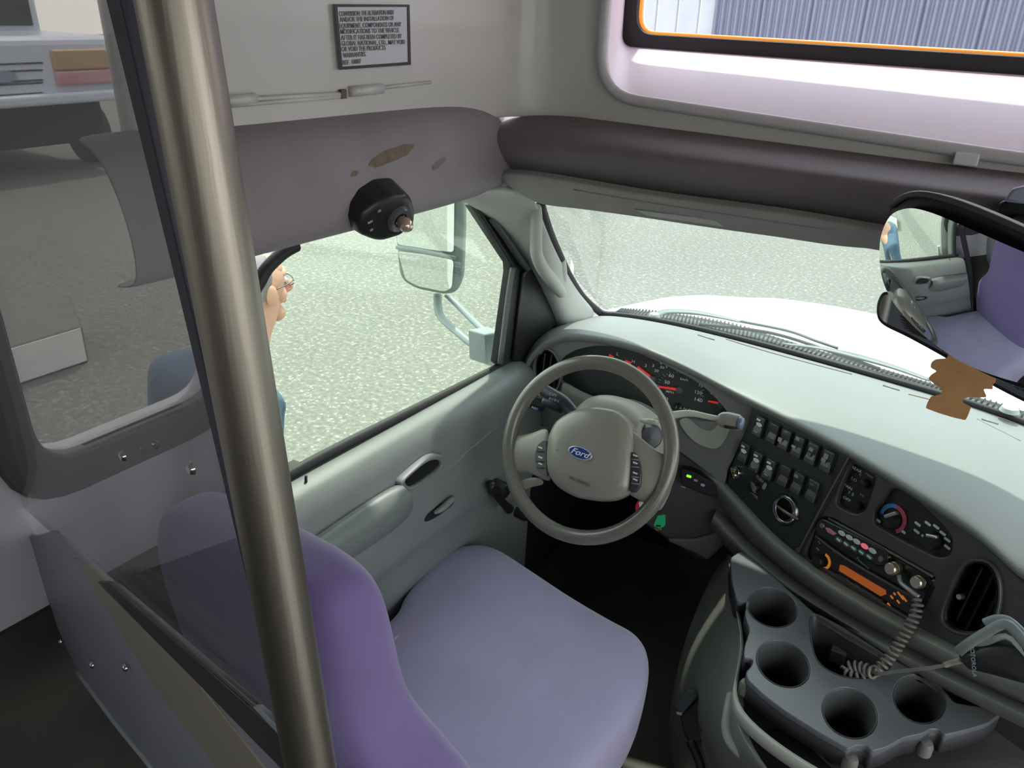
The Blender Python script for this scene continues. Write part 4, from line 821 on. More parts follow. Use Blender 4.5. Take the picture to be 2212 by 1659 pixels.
tube('wiper_knob_collar', [pS(1175, 868), pS(1190, 872), pS(1215, 882)], 0.012, stalk_m, co_, 12, 3)
for q, s in (((1195, 853), 'OFF'), ((1193, 863), 'INT'), ((1160, 850), 'LO'), ((1203, 866), 'HI')): text('stalk_print', s, FW, q, 0.009, dim, stk, True, -0.043, rot=0.0, sxs=1.3)
text('knob_print', 'PUSH', FW, (1155, 882), 0.007, mat('pale blue print', (0.3, 0.5, 0.7), 0.5), co_, True, -0.04)
lev_m = mat('pale lever', (0.50, 0.50, 0.44), 0.3)
tube('gear_lever', [FW.p(1390, 925, -0.09), FW.p(1425, 905, -0.09), FW.p(1452, 897, -0.09), FW.p(1490, 893, -0.09), FW.p(1528, 900, -0.09), FW.p(1562, 907, -0.09)], [0.009, 0.009, 0.008, 0.007, 0.006, 0.006], lev_m, co_, 12, 6)
kn = tube('lever_knob', [FW.p(1550, 904, -0.09), FW.p(1558, 906, -0.09), FW.p(1572, 908, -0.09), FW.p(1594, 913, -0.09), FW.p(1602, 914, -0.09)], [0.009, 0.015, 0.017, 0.017, 0.013], mat('lever knob grey', (0.24, 0.24, 0.21), 0.25), co_, 16, 4)
tube('knob_end', [FW.p(1596, 914, -0.085), FW.p(1605, 916, -0.085)], [0.014, 0.012], mat('blue cap', (0.14, 0.17, 0.28), 0.3), kn, 16, 2)
tube('knob_slot', [FW.p(1565, 921, -0.078), FW.p(1590, 925, -0.078)], 0.003, deep_m, kn, 6, 2)
tube('tilt_lever', [FW.p(1385, 908, -0.06), FW.p(1402, 911, -0.05), FW.p(1420, 911, -0.05)], [0.004, 0.007, 0.003], lev_m, co_, 8, 4)
lathe('ignition_lock', Fr(FW.p(1400, 940, -0.10), (0.5, -0.7, 0.3)), [(0, 0.03), (0.022, 0.028), (0.028, 0.015), (0.030, -0.03)], mat('dark blue grey plastic', (0.05, 0.055, 0.065), 0.4), co_, 22)
# keys
k1 = empty('key_tag', FDv.p(1383, 1095), 'red key tag with white print hanging below the right spoke', 'key tag')
plate('tag_disc', FDv, [circ(1385, 1096, 13, 16, 20)], 0.05, 0.006, mat('red tag', (0.6, 0.02, 0.04), 0.4), k1, 0.001)
plate('tag_paper', FDv, [rnd([(1379, 1084), (1394, 1084), (1396, 1110), (1384, 1110)], 4)], 0.052, 0.003, mat('pale tag paper', (0.75, 0.62, 0.62), 0.6), k1)
k2 = empty('key_fob', FDv.p(1425, 1130), 'green plastic key fob hanging under the steering wheel rim', 'key fob')
plate('fob', FDv, [rnd([(1420, 1114), (1437, 1112), (1437, 1136), (1424, 1143), (1411, 1136)], 4)], 0.045, 0.006, mat('green fob', (0.02, 0.55, 0.22), 0.35, emit=(0.0, 0.5, 0.2), es=0.0), k2, 0.001)
plate('fob_hole', FDv, [circ(1422, 1136, 6, 2, 12)], 0.0458, 0.0012, deep_m, k2)
tube('fob_ring', [FDv.p(1414, 1141, 0.043), FDv.p(1421, 1146, 0.043), FDv.p(1428, 1142, 0.043)], 0.003, MATS['brass'], k2, 8, 3)
tube('fob_cord', [FDv.p(1428, 1114, 0.043), FDv.p(1420, 1060, 0.02), FDv.p(1405, 960, 0.0)], 0.0015, black_m, k2, 6, 3)
tube('tag_cord', [FDv.p(1383, 1082, 0.05), FDv.p(1392, 1030, 0.02), FDv.p(1400, 955, 0.0)], 0.0015, black_m, k1, 6, 3)

# ================================================================== ENGINE COVER AND CUP TRAY
ec = empty('engine_cover', Z(1700, 1600, -1.6), 'grey plastic engine cover between the seat and the dash', 'engine cover')
Sj = [(1560, 1192), (1512, 1272), (1474, 1358), (1460, 1440), (1470, 1520), (1505, 1600), (1560, 1700), (1640, 1800)]
Mj = [(1568, 1195), (1540, 1262), (1520, 1345), (1515, 1435), (1522, 1520), (1545, 1600), (1600, 1700), (1690, 1800)]
Rj = [(1578, 1198), (1575, 1250), (1584, 1320), (1592, 1395), (1572, 1480), (1580, 1560), (1640, 1650), (1750, 1760)]
rows = [[Z(*q, -1.40)+V((0, 0, -0.25)) for q in Sj], [Z(*q, -1.40) for q in Sj], [Z(*q, -1.26) for q in Mj], [Z(*q, -1.16) for q in Rj], [Z(*q, -1.15)+V((0.03, 0.0, -0.02)) for q in Rj]]
grid('side_cover', rows, console_m, ec, 2, 0.0)
sk = [(1580, 1215), (1590, 1290), (1603, 1350), (1608, 1400), (1596, 1455), (1588, 1495), (1602, 1535), (1650, 1582), (1720, 1632), (1790, 1672), (1880, 1720), (2000, 1760)]
skl = [(x-(16 if i > 4 else 5), y+(28 if i > 4 else 6)) for i, (x, y) in enumerate(sk)]
grid('skirt', [[Z(*q, -1.135) for q in sk], [Z(*q, -1.128)+V((-0.006, -0.006, 0)) for q in sk], [Z(*q, -1.15) for q in skl], [Z(*q, -1.17)+V((0.01, 0.01, -0.01)) for q in skl]], console_l, ec, 2, 0.0)
tube('pocket_lip', [Z(1581, 1500, -1.17), Z(1573, 1540, -1.185), Z(1570, 1575, -1.20), Z(1584, 1610, -1.21), Z(1640, 1662, -1.215), Z(1720, 1730, -1.215)], 0.010, console_l, ec, 12, 6)
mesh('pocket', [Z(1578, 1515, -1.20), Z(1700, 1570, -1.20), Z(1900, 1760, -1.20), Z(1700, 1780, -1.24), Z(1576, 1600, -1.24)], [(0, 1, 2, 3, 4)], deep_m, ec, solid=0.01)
cov2 = mat('brown grey cover plastic', (0.085, 0.08, 0.075), 0.45, bump=0.2, bs=400)
grid('top_cover', [[Z(x, y, z) for x, y, z in r] for r in (
    [(1560, 1180, -1.10), (1700, 1270, -1.10), (1860, 1370, -1.10), (2010, 1450, -1.10), (2150, 1510, -1.10), (2300, 1580, -1.10)],
    [(1585, 1260, -1.24), (1700, 1330, -1.24), (1850, 1440, -1.24), (2030, 1495, -1.16), (2160, 1545, -1.12), (2300, 1620, -1.12)],
    [(1600, 1400, -1.26), (1720, 1500, -1.26), (1860, 1600, -1.24), (2020, 1600, -1.20), (2180, 1580, -1.15), (2320, 1680, -1.15)],
    [(1590, 1490, -1.26), (1720, 1600, -1.26), (1880, 1690, -1.22), (2060, 1690, -1.19), (2230, 1680, -1.165), (2350, 1760, -1.165)],
    [(1650, 1700, -1.25), (1780, 1760, -1.25), (1920, 1800, -1.25), (2100, 1800, -1.24), (2250, 1800, -1.24), (2400, 1850, -1.24)])], cov2, ec, 2, 0.0)
tl = empty('cup_holder_tray', Z(1830, 1420, -1.2), 'dark grey tray with four round cup wells and a deep bin', 'cup holder')
FTz = Fr((0, 0, -1.10), (0, 0, 1), up=V((0, 1, 0)))
tout = [(1578, 1205), (1580, 1250), (1592, 1300), (1618, 1300), (1608, 1322), (1612, 1340), (1620, 1360), (1608, 1395), (1606, 1422), (1628, 1424), (1622, 1440), (1610, 1452), (1616, 1470), (1650, 1502), (1698, 1538), (1768, 1582), (1832, 1618), (1850, 1608), (1872, 1610), (1884, 1622), (1915, 1614), (1955, 1592), (1995, 1584), (2010, 1574), (2030, 1575), (2040, 1588), (2090, 1576), (2135, 1562), (2165, 1540), (2150, 1532), (2062, 1518), (2040, 1492), (2010, 1470), (1960, 1440), (1900, 1408), (1830, 1368), (1760, 1325), (1690, 1262), (1632, 1212), (1600, 1190)]
holes = [circ(1668, 1312, 56, 42, 30, 0.35), circ(1692, 1434, 62, 47, 30, 0.55), circ(1836, 1540, 64, 52, 30, 0.6), circ(1986, 1510, 60, 50, 30, 0.6)]
binn = sm([(1752, 1328), (1800, 1345), (1860, 1382), (1905, 1412), (1925, 1436), (1900, 1458), (1850, 1466), (1805, 1456), (1768, 1430), (1752, 1385)], 5)
plate('tray_top', FTz, [rnd(tout, 7, 3)]+holes+[binn], 0.0, 0.012, tray_m, tl, 0.002)
# hanging rim below the edge
lo = [FTz.p(*q, -0.006) for q in rnd(tout, 7, 3)]
cen = FTz.p(1830, 1440, 0)
grid('tray_skirt', [lo, [p+V((0, 0, -0.045)) for p in lo]], mat('charcoal tray side', (0.055, 0.055, 0.06), 0.38), tl, 0, 0.002, closed=True)
for i, h_ in enumerate(holes+[binn]):
    a = [FTz.p(*q, -0.003) for q in h_]; dpt = 0.085 if i < 4 else 0.11
    c_ = sum(a, V((0, 0, 0)))/len(a)
    b = [c_+(p-c_)*0.86+V((0, 0, -dpt*0.45)) for p in a]; b2 = [c_+(p-c_)*0.80+V((0, 0, -dpt)) for p in a]
    o = grid('cup_well' if i < 4 else 'bin_well', [a, [p+(c_-p)*0.03+V((0, 0, -0.004)) for p in a], b, b2], mat('well plastic', (0.095, 0.10, 0.10), 0.33), tl, 0, 0.0015, closed=True)
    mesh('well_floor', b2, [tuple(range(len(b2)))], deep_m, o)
box('bin_block', tuple(Z(1812, 1412, -1.16)), (0.03, 0.03, 0.03), tray_m, tl, 0.003)
for q in ((1838, 1640), (2000, 1608), (1612, 1478)):
    lathe('rubber_foot', Fr(Z(*q, -1.13), (0, 0, 1), up=V((0, 1, 0))), [(0, 0.008), (0.010, 0.006), (0.013, -0.002), (0.013, -0.02)], console_m, tl, 16)
# seat belt buckle stalk near the engine cover
bk = empty('seat_belt_buckle', Z(1490, 1540, -1.5), 'black seat belt buckle on a short stalk beside the engine cover', 'buckle')
FB = Fr(Z(1490, 1500, -1.3), (0.1, -0.75, 0.65))
plate('buckle_head', FB, [rnd([(1455, 1525), (1487, 1488), (1502, 1492), (1505, 1508), (1472, 1545)], 5)], 0.012, 0.025, mat('slate plastic', (0.06, 0.07, 0.078), 0.4), bk, 0.004)
plate('buckle_body', FB, [rnd([(1468, 1545), (1505, 1510), (1522, 1540), (1516, 1600), (1490, 1610), (1475, 1580)], 6)], 0.0, 0.03, black_m, bk, 0.004)
plate('latch_tab', FB, [rnd([(1461, 1537), (1474, 1540), (1472, 1546), (1462, 1543)], 2)], 0.014, 0.004, satin, bk)
tube('stalk_cable', [FB.p(1516, 1572, 0.01), FB.p(1532, 1600, 0.01), FB.p(1541, 1640, 0.0), FB.p(1548, 1700, -0.02)], 0.007, mat('ribbed cable', (0.07, 0.075, 0.08), 0.45), bk, 10, 5)
tube('anchor_bar', [FB.p(1490, 1600, 0), FB.p(1512, 1650, 0), FB.p(1520, 1720, 0)], 0.010, black_m, bk, 8, 4)

# ================================================================== DRIVER'S SEAT
se = empty('driver_seat', (-0.665, 0.9, -1.6), 'high-backed driver seat in purple stretch covers', 'seat')
FZs = Fr((0, 0, -1.19), (0, 0, 1), up=V((0, 1, 0)))
co = [(845, 1335), (870, 1288), (925, 1222), (970, 1185), (1020, 1173), (1070, 1182), (1135, 1222), (1230, 1285), (1320, 1338), (1375, 1368), (1400, 1400), (1404, 1445), (1380, 1520), (1320, 1600), (1240, 1690)]
cp_ = [FZs.l(*q, 0) for q in co]
a_ = V(cp_[-1])
cp_ += [(-0.415+0, 0.72) if False else FZs_ for FZs_ in []]
lw_ = lambda x, y: ((V((x, y, -1.19))-FZs.o).dot(FZs.u), (V((x, y, -1.19))-FZs.o).dot(FZs.v))
cp_ += [lw_(-0.425, 0.70), lw_(-0.47, 0.62), lw_(-0.66, 0.60), lw_(-0.86, 0.62), lw_(-0.915, 0.72)]
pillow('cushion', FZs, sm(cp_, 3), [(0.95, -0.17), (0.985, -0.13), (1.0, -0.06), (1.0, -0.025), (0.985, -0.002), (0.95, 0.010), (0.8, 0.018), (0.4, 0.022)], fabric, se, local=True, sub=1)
rows = []; NS = 28
for z, yc, w_, t_ in ((-1.36, 0.66, 0.225, 0.06), (-1.25, 0.64, 0.245, 0.08), (-1.12, 0.60, 0.262, 0.09), (-1.0, 0.565, 0.268, 0.09), (-0.955, 0.55, 0.262, 0.085), (-0.91, 0.54, 0.225, 0.080), (-0.85, 0.525, 0.178, 0.076), (-0.76, 0.51, 0.178, 0.074), (-0.68, 0.502, 0.178, 0.070), (-0.63, 0.498, 0.172, 0.062), (-0.605, 0.496, 0.155, 0.050), (-0.594, 0.495, 0.12, 0.034), (-0.590, 0.495, 0.05, 0.012)):
    rows.append([V((-0.700+w_*math.copysign(abs(math.cos(a))**0.5, math.cos(a)), yc+t_*math.copysign(abs(math.sin(a))**0.55, math.sin(a)), z)) for a in [2*math.pi*k/NS for k in range(NS)]])
br_ = grid('backrest', rows, fabric_shaded, se, 2, 0.0, closed=True)
mesh('backrest_top', rows[-1], [tuple(range(NS))], fabric_shaded, br_)
plate('back_shell', Fr((0, 0.44, -0.78), (0, -1, -0.25)), [rnd([(-0.90, -0.55), (-0.50, -0.55), (-0.50, -0.32), (-0.62, -0.22), (-0.80, -0.12), (-0.89, -0.14)], 0.05)], 0.014, 0.025, mat('grey seat shell', (0.09, 0.09, 0.095), 0.5), br_, 0.006, local=True)
box('seat_pedestal', (-0.665, 0.92, -1.47), (0.42, 0.42, 0.34), black_m, se, 0.02)
box('seat_rail', (-0.87, 0.93, -1.60), (0.05, 0.55, 0.06), mat('dark steel', (0.05, 0.05, 0.05), 0.4, 0.7), se, 0.005)
box('seat_rail', (-0.46, 0.93, -1.60), (0.05, 0.55, 0.06), MATS['dark steel'], se, 0.005)
tube('shoulder_belt', [V((-1.02, 0.72, -0.58)), V((-0.99, 0.66, -0.9)), V((-0.97, 0.68, -1.3)), V((-0.95, 0.72, -1.55))], 0.022, mat('black webbing', (0.02, 0.02, 0.024), 0.8), None, 8, 5, flat=0.08)
bl = bpy.data.objects['shoulder_belt']; bl.name = 'seat_belt'; tag(bl, 'black seat belt webbing hanging behind the driver seat by the wall', 'seat belt')

# ================================================================== STANCHION AND PARTITION
th = math.radians(9.5)
FPt = Fr((-0.40, 0.292, 0), (-math.sin(th), -math.cos(th), 0))
a, b = Y(376, 0, 0.28), Y(672, 1659, 0.28); dd = (b-a)
pa, pb_ = a-dd*0.9, b+dd*1.85
po_ = empty('stanchion_pole', (b+dd*1.8), 'brushed steel stanchion pole in front of the acrylic partition', 'pole')
pt = tube('tube', [pa, a, b, pb_], 0.0198, steel, po_, 32, 1)
lathe('base_flange', Fr(V((pb_.x, pb_.y, -1.65)), (0, 0, 1), up=V((0, 1, 0))), [(0, 0.02), (0.03, 0.018), (0.05, 0.006), (0.055, 0)], steel, po_, 28)
pr = empty('partition', FPt.p(300, 1659, 0), 'clear acrylic partition sheet with grey lower panel behind the driver seat', 'partition')
plate('acrylic_sheet', FPt, [[(-700, -400), (150, -400), (240, -20), (400, 660), (610, 1590), (645, 1635), (110, 1150), (-700, 420)]], 0.0, 0.006, g_plexi, pr)
plate('edge_channel', FPt, [[(134, -400), (160, -400), (256, -10), (410, 655), (628, 1590), (645, 1640), (612, 1590), (390, 655), (226, -10)]], 0.006, 0.012, navy, pr, 0.001)
plate('lower_panel', FPt, [[(58, 1160), (112, 1150), (300, 1322), (480, 1487), (645, 1638), (760, 1800), (430, 1800), (335, 1665), (250, 1560), (165, 1445), (122, 1352)]], 0.004, 0.008, grey_panel, pr, 0.001)
tube('panel_edge_trim', [FPt.p(163, 1443, 0.004), FPt.p(250, 1560, 0.004), FPt.p(335, 1665, 0.004), FPt.p(430, 1800, 0.004)], 0.0045, mat('pale edge trim', (0.42, 0.45, 0.50), 0.4), pr, 8, 4)
tan_refl = mat('tan reflection', (0.36, 0.33, 0.27), 0.5, 0.3)  # tan reflection on the lower panel, painted as a strip
for pts, mm, hh, nm in (([(160, 1205), (205, 1232), (400, 1440), (600, 1700), (500, 1700), (330, 1480)], tan_refl, 0.006, 'tan_reflection_band'),
                    ([(210, 1258), (232, 1258), (440, 1440), (645, 1622), (665, 1680), (625, 1680), (420, 1470)], mat('dark rail', (0.07, 0.068, 0.07), 0.4, 0.3), 0.012, 'mounting_rail'),
                    ([(238, 1258), (258, 1270), (460, 1445), (648, 1606), (652, 1622), (450, 1446)], mat('brown grey rail', (0.16, 0.145, 0.14), 0.4, 0.3), 0.014, 'mounting_rail'),
                    ([(545, 1528), (556, 1528), (640, 1612), (636, 1624)], mat('pale blue rail end', (0.30, 0.35, 0.38), 0.4), 0.017, 'rail_tip')):
    plate(nm, FPt, [pts], hh, 0.005, mm, pr, 0.001)
for q in ((65, 1221), (131, 1385), (200, 1436), (272, 1442), (416, 1011), (268, 984)):
    lathe('bolt_or_glint', FPt.at(*q, 0.008), [(0, 0.004), (0.0035, 0.0038), (0.005, 0.002), (0.0055, 0.0)], chrome, pr, 12)  # the last two are bright reflections on the acrylic, built as chrome dots

# ================================================================== DOME LAMP, VISOR, MIRRORS, AIR FRESHENER
dl = empty('map_lamp', X(815, 470, -0.89), 'black wedge-shaped lamp with a clear bulb on the mauve headliner', 'lamp')
FL = Fr(X(815, 455, -0.898), (0.93, -0.12, -0.35))
dlo = [(750, 468), (762, 442), (790, 420), (830, 406), (862, 403), (874, 412), (882, 445), (880, 470), (850, 496), (810, 508), (790, 507), (760, 495)]
pillow('lamp_housing', FL, rnd(dlo, 7, 3), [(1.05, -0.025), (1.0, 0.0), (0.97, 0.018), (0.90, 0.024), (0.6, 0.026)], black_m, dl)
rg = lathe('lamp_bezel', FL.at(858, 470, 0.022), [(0.011, 0.0), (0.013, 0.010), (0.020, 0.012), (0.024, 0.006), (0.024, -0.01)], mat('satin black ring', (0.10, 0.10, 0.11), 0.25), dl, 28)
lathe('bulb', FL.at(862, 474, 0.028), [(0, 0.030), (0.006, 0.029), (0.011, 0.024), (0.0125, 0.016), (0.010, 0.006), (0.006, 0.0), (0, -0.002)], mat('clear bulb', (0.72, 0.55, 0.45), 0.08, 0.65), dl, 20)
lathe('reflector', FL.at(859, 472, 0.022), [(0, 0.001), (0.010, 0.003), (0.018, 0.011)], chrome, dl, 24)
for q, s in (((820, 456), 0.006), ((800, 480), 0.010), ((803, 497), 0.006)):
    glyph(FL, q, s, 0.004, dl, 0.0265, gl_, 0.3, 'switch_mark', 0.3)
for q, rx, ry, rt, nm in (((845, 337), 52, 13, -0.42, 'a'), ((765, 375), 9, 6, -0.6, 'b'), ((950, 355), 22, 7, -0.6, 'c')):
    pass
vi = empty('sun_visor', Y(1500, 440, 1.36), 'folded grey sun visor under the front headliner roll', 'visor')
FV = Fr((0, 1.352, -0.33), (0.0, -0.93, -0.36))
vo = [(1080, 380), (1095, 373), (1150, 376), (1250, 392), (1400, 418), (1560, 440), (1720, 462), (1900, 494), (1960, 505), (1960, 545), (1905, 537), (1820, 530), (1700, 512), (1540, 490), (1380, 466), (1240, 447), (1165, 438), (1120, 415), (1090, 395)]
pillow('visor_panel', FV, sm(vo, 3), [(1.0, -0.012), (1.0, 0.0), (0.99, 0.004), (0.93, 0.007), (0.5, 0.009)], visor_m, vi, sub=1)
plate('visor_light_patch', FV, [[(1370, 453), (1500, 470), (1545, 478), (1560, 490), (1400, 467)]], 0.012, 0.004, mat('pale visor light patch', (0.48, 0.50, 0.47), 0.5), vi, 0.001)  # where light strikes the visor, put in as a paler patch
tube('visor_seam', [FV.p(1240, 410, 0.009), FV.p(1400, 437, 0.009), FV.p(1600, 468, 0.009), FV.p(1800, 498, 0.008)], 0.0015, mat('visor seam', (0.26, 0.25, 0.235), 0.6), vi, 6, 4)
tube('visor_rod', [FV.p(1060, 410, -0.02), FV.p(1085, 398, -0.004), FV.p(1120, 390, -0.004)], 0.006, pillar_m, vi, 10, 4)

def mirror(name, label, cy, outl, glassl, plane_y, target, bulge, mm, hm, thick=0.03, inset=0.004):
    o = Y(*cy, plane_y); n = ((-o).normalized()+(V(target)-o).normalized()).normalized()
    f = Fr(o, n); e = empty(name, o, label, 'mirror')
    P = sm(outl, 4)
    pillow('housing', f, P, [(0.8, -thick), (0.97, -thick*0.8), (1.0, -thick*0.3), (1.0, 0.0), (0.985, 0.004)], hm, e)
    G = sm(glassl, 4)
    c = V((0, 0)); L = [V(f.l(*q, inset)) for q in G]; c = sum(L, V((0, 0)))/len(L); R = max((q-c).length for q in L)
    vs = []; fs = []; N = len(L); rings = 14
    for k in range(rings, 0, -1):
        s = k/rings
        for q in L:
            r = c+(q-c)*s; d2 = ((q-c)*s).length/R; vs.append(f.w(r.x, r.y, inset+bulge*(1-d2*d2)))
    for k in range(rings-1):
        for j in range(N): fs.append((k*N+j, k*N+(j+1) % N, (k+1)*N+(j+1) % N, (k+1)*N+j))
    vs.append(f.w(c.x, c.y, inset+bulge)); z = (rings-1)*N
    for j in range(N): fs.append((z+j, z+(j+1) % N, len(vs)-1))
    mesh('mirror_glass', vs, fs, mm, e, True)
    return e, f
mo = [(1904, 540), (1908, 490), (1925, 445), (1955, 424), (2000, 420), (2080, 442), (2212, 498), (2330, 560), (2400, 640), (2420, 740), (2390, 830), (2320, 870), (2212, 842), (2110, 800), (2045, 755), (1985, 705), (1935, 650), (1912, 600)]
mi = [(1912, 540), (1916, 498), (1934, 462), (1965, 446), (2005, 445), (2075, 465), (2200, 518), (2320, 580), (2385, 655), (2402, 740), (2375, 815), (2315, 848), (2212, 818), (2115, 780), (2055, 742), (1995, 695), (1945, 642), (1920, 595)]
me_, mf = mirror('rearview_mirror', 'large convex interior mirror in a black rim hung at the windscreen', (2090, 600), mo, mi, 1.18, (-0.88, 0.86, -0.96), 0.028, mirror_m, black_m)
tube('rim_highlight', [mf.p(*q, 0.004) for q in ((1925, 445), (1955, 424), (2000, 420), (2080, 442), (2212, 498), (2330, 560))], 0.0045, mat('grey rim edge', (0.07, 0.07, 0.072), 0.4), me_, 8, 4)
mo2 = [(1893, 672), (1900, 640), (1920, 630), (1990, 640), (2100, 680), (2250, 740), (2400, 800), (2440, 860), (2400, 925), (2300, 905), (2212, 868), (2120, 820), (2040, 772), (1960, 728), (1905, 700)]
mi2 = [(1899, 672), (1905, 645), (1922, 636), (1990, 646), (2100, 686), (2250, 746), (2395, 806), (2430, 860), (2395, 915), (2300, 896), (2212, 860), (2122, 812), (2042, 764), (1963, 721), (1910, 695)]
me2, mf2 = mirror('small_rearview_mirror', 'smaller flat rearview mirror glued low behind the large mirror', (2120, 770), mo2, mi2, 1.34, (-0.2, -1.5, -0.75), 0.001, mirror_d, black_m, 0.02, 0.003)
mt = empty('mirror_mount', Y(2215, 440, 1.33), 'black mirror mount with pale blue cover on the front headliner', 'mirror mount')
FMt = Fr(Y(2215, 440, 1.31), (0, -1, 0.1))
plate('mount_block', FMt, [rnd([(2148, 470), (2158, 438), (2190, 428), (2300, 440), (2300, 560), (2190, 500)], 8)], 0.0, 0.04, black_m, mt, 0.004)
plate('mount_cover', FMt, [rnd([(2168, 436), (2186, 408), (2212, 402), (2300, 410), (2300, 448), (2200, 440)], 6)], 0.012, 0.03, mat('pale blue cover', (0.30, 0.33, 0.42), 0.3), mt, 0.004)
tube('mount_arm', [FMt.p(2200, 480, 0.0), mf.p(2220, 540, -0.02)], 0.012, black_m, mt, 10, 2)
# air freshener
af = empty('air_freshener', Y(2065, 745, 1.30), 'brown scalloped tree-shaped card air freshener hanging below the mirrors', 'air freshener')
FA_ = Fr(Y(2070, 820, 1.30), (0.28, -0.88, 0.35))
ao = [(2062, 738), (2076, 745), (2088, 752), (2112, 758), (2135, 768), (2140, 782), (2136, 795), (2140, 806), (2152, 818), (2151, 826), (2143, 832), (2146, 841), (2124, 840), (2132, 858), (2110, 859), (2094, 857), (2080, 862), (2080, 870), (2098, 878), (2093, 893), (2086, 908), (2060, 902), (2030, 893), (2000, 882), (2004, 870), (2012, 856), (2034, 852), (2036, 840), (2022, 832), (2005, 818), (2014, 808), (2025, 802), (2010, 794), (2013, 782), (2022, 776), (2046, 774), (2050, 764), (2060, 756), (2060, 748)]
plate('card', FA_, [rnd(ao, 4, 2)], 0.001, 0.0022, card_m, af)
tube('string', [FA_.p(2063, 742, 0.001), mf2.p(2070, 700, -0.03)], 0.0008, mat('pale string', (0.5, 0.48, 0.4), 0.8), af, 5, 1)
# bits on the front moulding
# stain patches lying on the left headliner roll
hs = mat('brown stain', (0.17, 0.125, 0.085), 0.8)

# ================================================================== OUTSIDE: hood, cowl, wipers, mirror
hd = empty('hood', (-0.2, 2.5, -1.2), 'white vehicle hood beyond the windscreen', 'hood')
hN = [(1305, 674, -0.92), (1400, 670, -0.90), (1490, 682, -0.885), (1600, 703, -0.88), (1715, 741, -0.875), (1850, 780, -0.87), (2030, 833, -0.87), (2212, 888, -0.87), (2400, 948, -0.87)]
hF = [(1300, 672), (1392, 651), (1480, 634), (1560, 637), (1622, 641), (1665, 636), (1850, 663), (2030, 705), (2212, 762)]
NR = [Z(*q) for q in hN]
far_ = []
for i, q in enumerate(hF):
    z = [-0.94, -0.955, -0.97, -0.965, -0.97, -0.955, -0.95, -0.95, -0.95][i]; far_.append(Z(q[0], q[1], z))
NR += [V((0.55, 2.14, -0.87)), V((1.0, 2.04, -0.92))]; far_ += [V((0.55, 2.72, -0.955)), V((0.92, 2.42, -1.0))]
mid_ = [a*0.45+b*0.55+V((0, 0, 0.022*min(1, i/3))) for i, (a, b) in enumerate(zip(NR, far_))]
mid2 = [a*0.15+b*0.85+V((0, 0, 0.012*min(1, i/3))) for i, (a, b) in enumerate(zip(NR, far_))]
dn = [p+V((0, 0.06, -0.06)) for p in far_]; dn2 = [p+V((0, 0.10, -0.35)) for p in far_]
grid('hood_panel', [NR, mid_, mid2, far_, dn, dn2], paint_w, hd, 2, 0.0)
lf = [NR[0], mid_[0], mid2[0], far_[0], far_[1], far_[2]]
grid('fender', [[p for p in lf], [p+V((-0.03, 0.0, -0.04)) for p in lf], [p+V((-0.06, 0, -0.5)) for p in lf]], paint_w, hd, 1, 0.0)
cw = empty('cowl_grille', Z(1700, 780, -0.9), 'grey ribbed cowl grille at the foot of the windscreen', 'grille')
cN = [(1318, 684), (1400, 694), (1500, 716), (1600, 738), (1700, 764), (1820, 797), (1940, 831), (2060, 866), (2212, 918), (2350, 966)]
cF = [(1340, 668), (1410, 672), (1500, 684), (1600, 704), (1710, 741), (1830, 775), (1950, 812), (2070, 845), (2212, 890), (2350, 935)]
grid('cowl_panel', [[Z(*q, -0.875) for q in cN], [Z(*q, -0.858) for q in cF], [Z(*q, -0.875)+V((0, 0.02, -0.02)) for q in cF]], dusty, cw, 1, 0.0)
cnl = cr([Z(*q, -0.870) for q in cN], 12); cfl = cr([Z(*q, -0.853) for q in cF], 12); vs = []; fs = []
for k in range(0, len(cnl)-1, 1):
    a, b = cnl[k], cfl[min(k+1, len(cfl)-1)]; s = V((0.003, 0, 0)); i0 = len(vs)
    vs += [a-s, a+s, b+s, b-s, a+V((0, 0, 0.006)), b+V((0, 0, 0.006))]; fs += [(i0, i0+1, i0+4), (i0+1, i0+2, i0+5, i0+4), (i0+2, i0+3, i0+5), (i0+3, i0, i0+4, i0+5)]
rb_ = mesh('cowl_ribs', vs, fs, mat('dark cowl ribs', (0.045, 0.05, 0.052), 0.7), cw); rb_['kind'] = 'stuff'
wpm = mat('grey wiper metal', (0.13, 0.16, 0.165), 0.5)
def wz(x, y, z=-0.83): return Z(x, y, z)
wi = empty('wiper', wz(1450, 680), 'grey wiper arm resting above the left end of the cowl', 'wiper')
tube('arm', [wz(1415, 682), wz(1440, 673), wz(1500, 675), wz(1560, 686), wz(1600, 695)], [0.012, 0.016, 0.016, 0.010, 0.007], wpm, wi, 10, 5, flat=0.35)
tube('blade', [wz(1600, 694), wz(1700, 714), wz(1760, 735), wz(1810, 752)], 0.0045, wpm, wi, 8, 5)
tube('rubber', [wz(1510, 700, -0.84), wz(1620, 712, -0.84), wz(1700, 728, -0.84), wz(1830, 772, -0.84), wz(1900, 797, -0.84)], 0.005, black_r, wi, 8, 5)
lathe('wiper_pivot', Fr(wz(1413, 684), (0, 0, 1), up=V((0, 1, 0))), [(0, 0.012), (0.014, 0.01), (0.018, 0.0)], mat('pale pivot cap', (0.38, 0.42, 0.40), 0.5), wi, 16)
wi2 = empty('wiper', wz(1900, 780), 'grey wiper blade lying along the cowl towards the air freshener', 'wiper')
tube('arm', [wz(1690, 742), wz(1770, 752), wz(1850, 770), wz(1930, 793), wz(2010, 822)], [0.005, 0.010, 0.016, 0.012, 0.008], wpm, wi2, 10, 5, flat=0.35)
tube('blade', [wz(1720, 760, -0.84), wz(1850, 794, -0.84), wz(1990, 834, -0.84), wz(2080, 864, -0.84)], 0.0055, black_r, wi2, 8, 5)
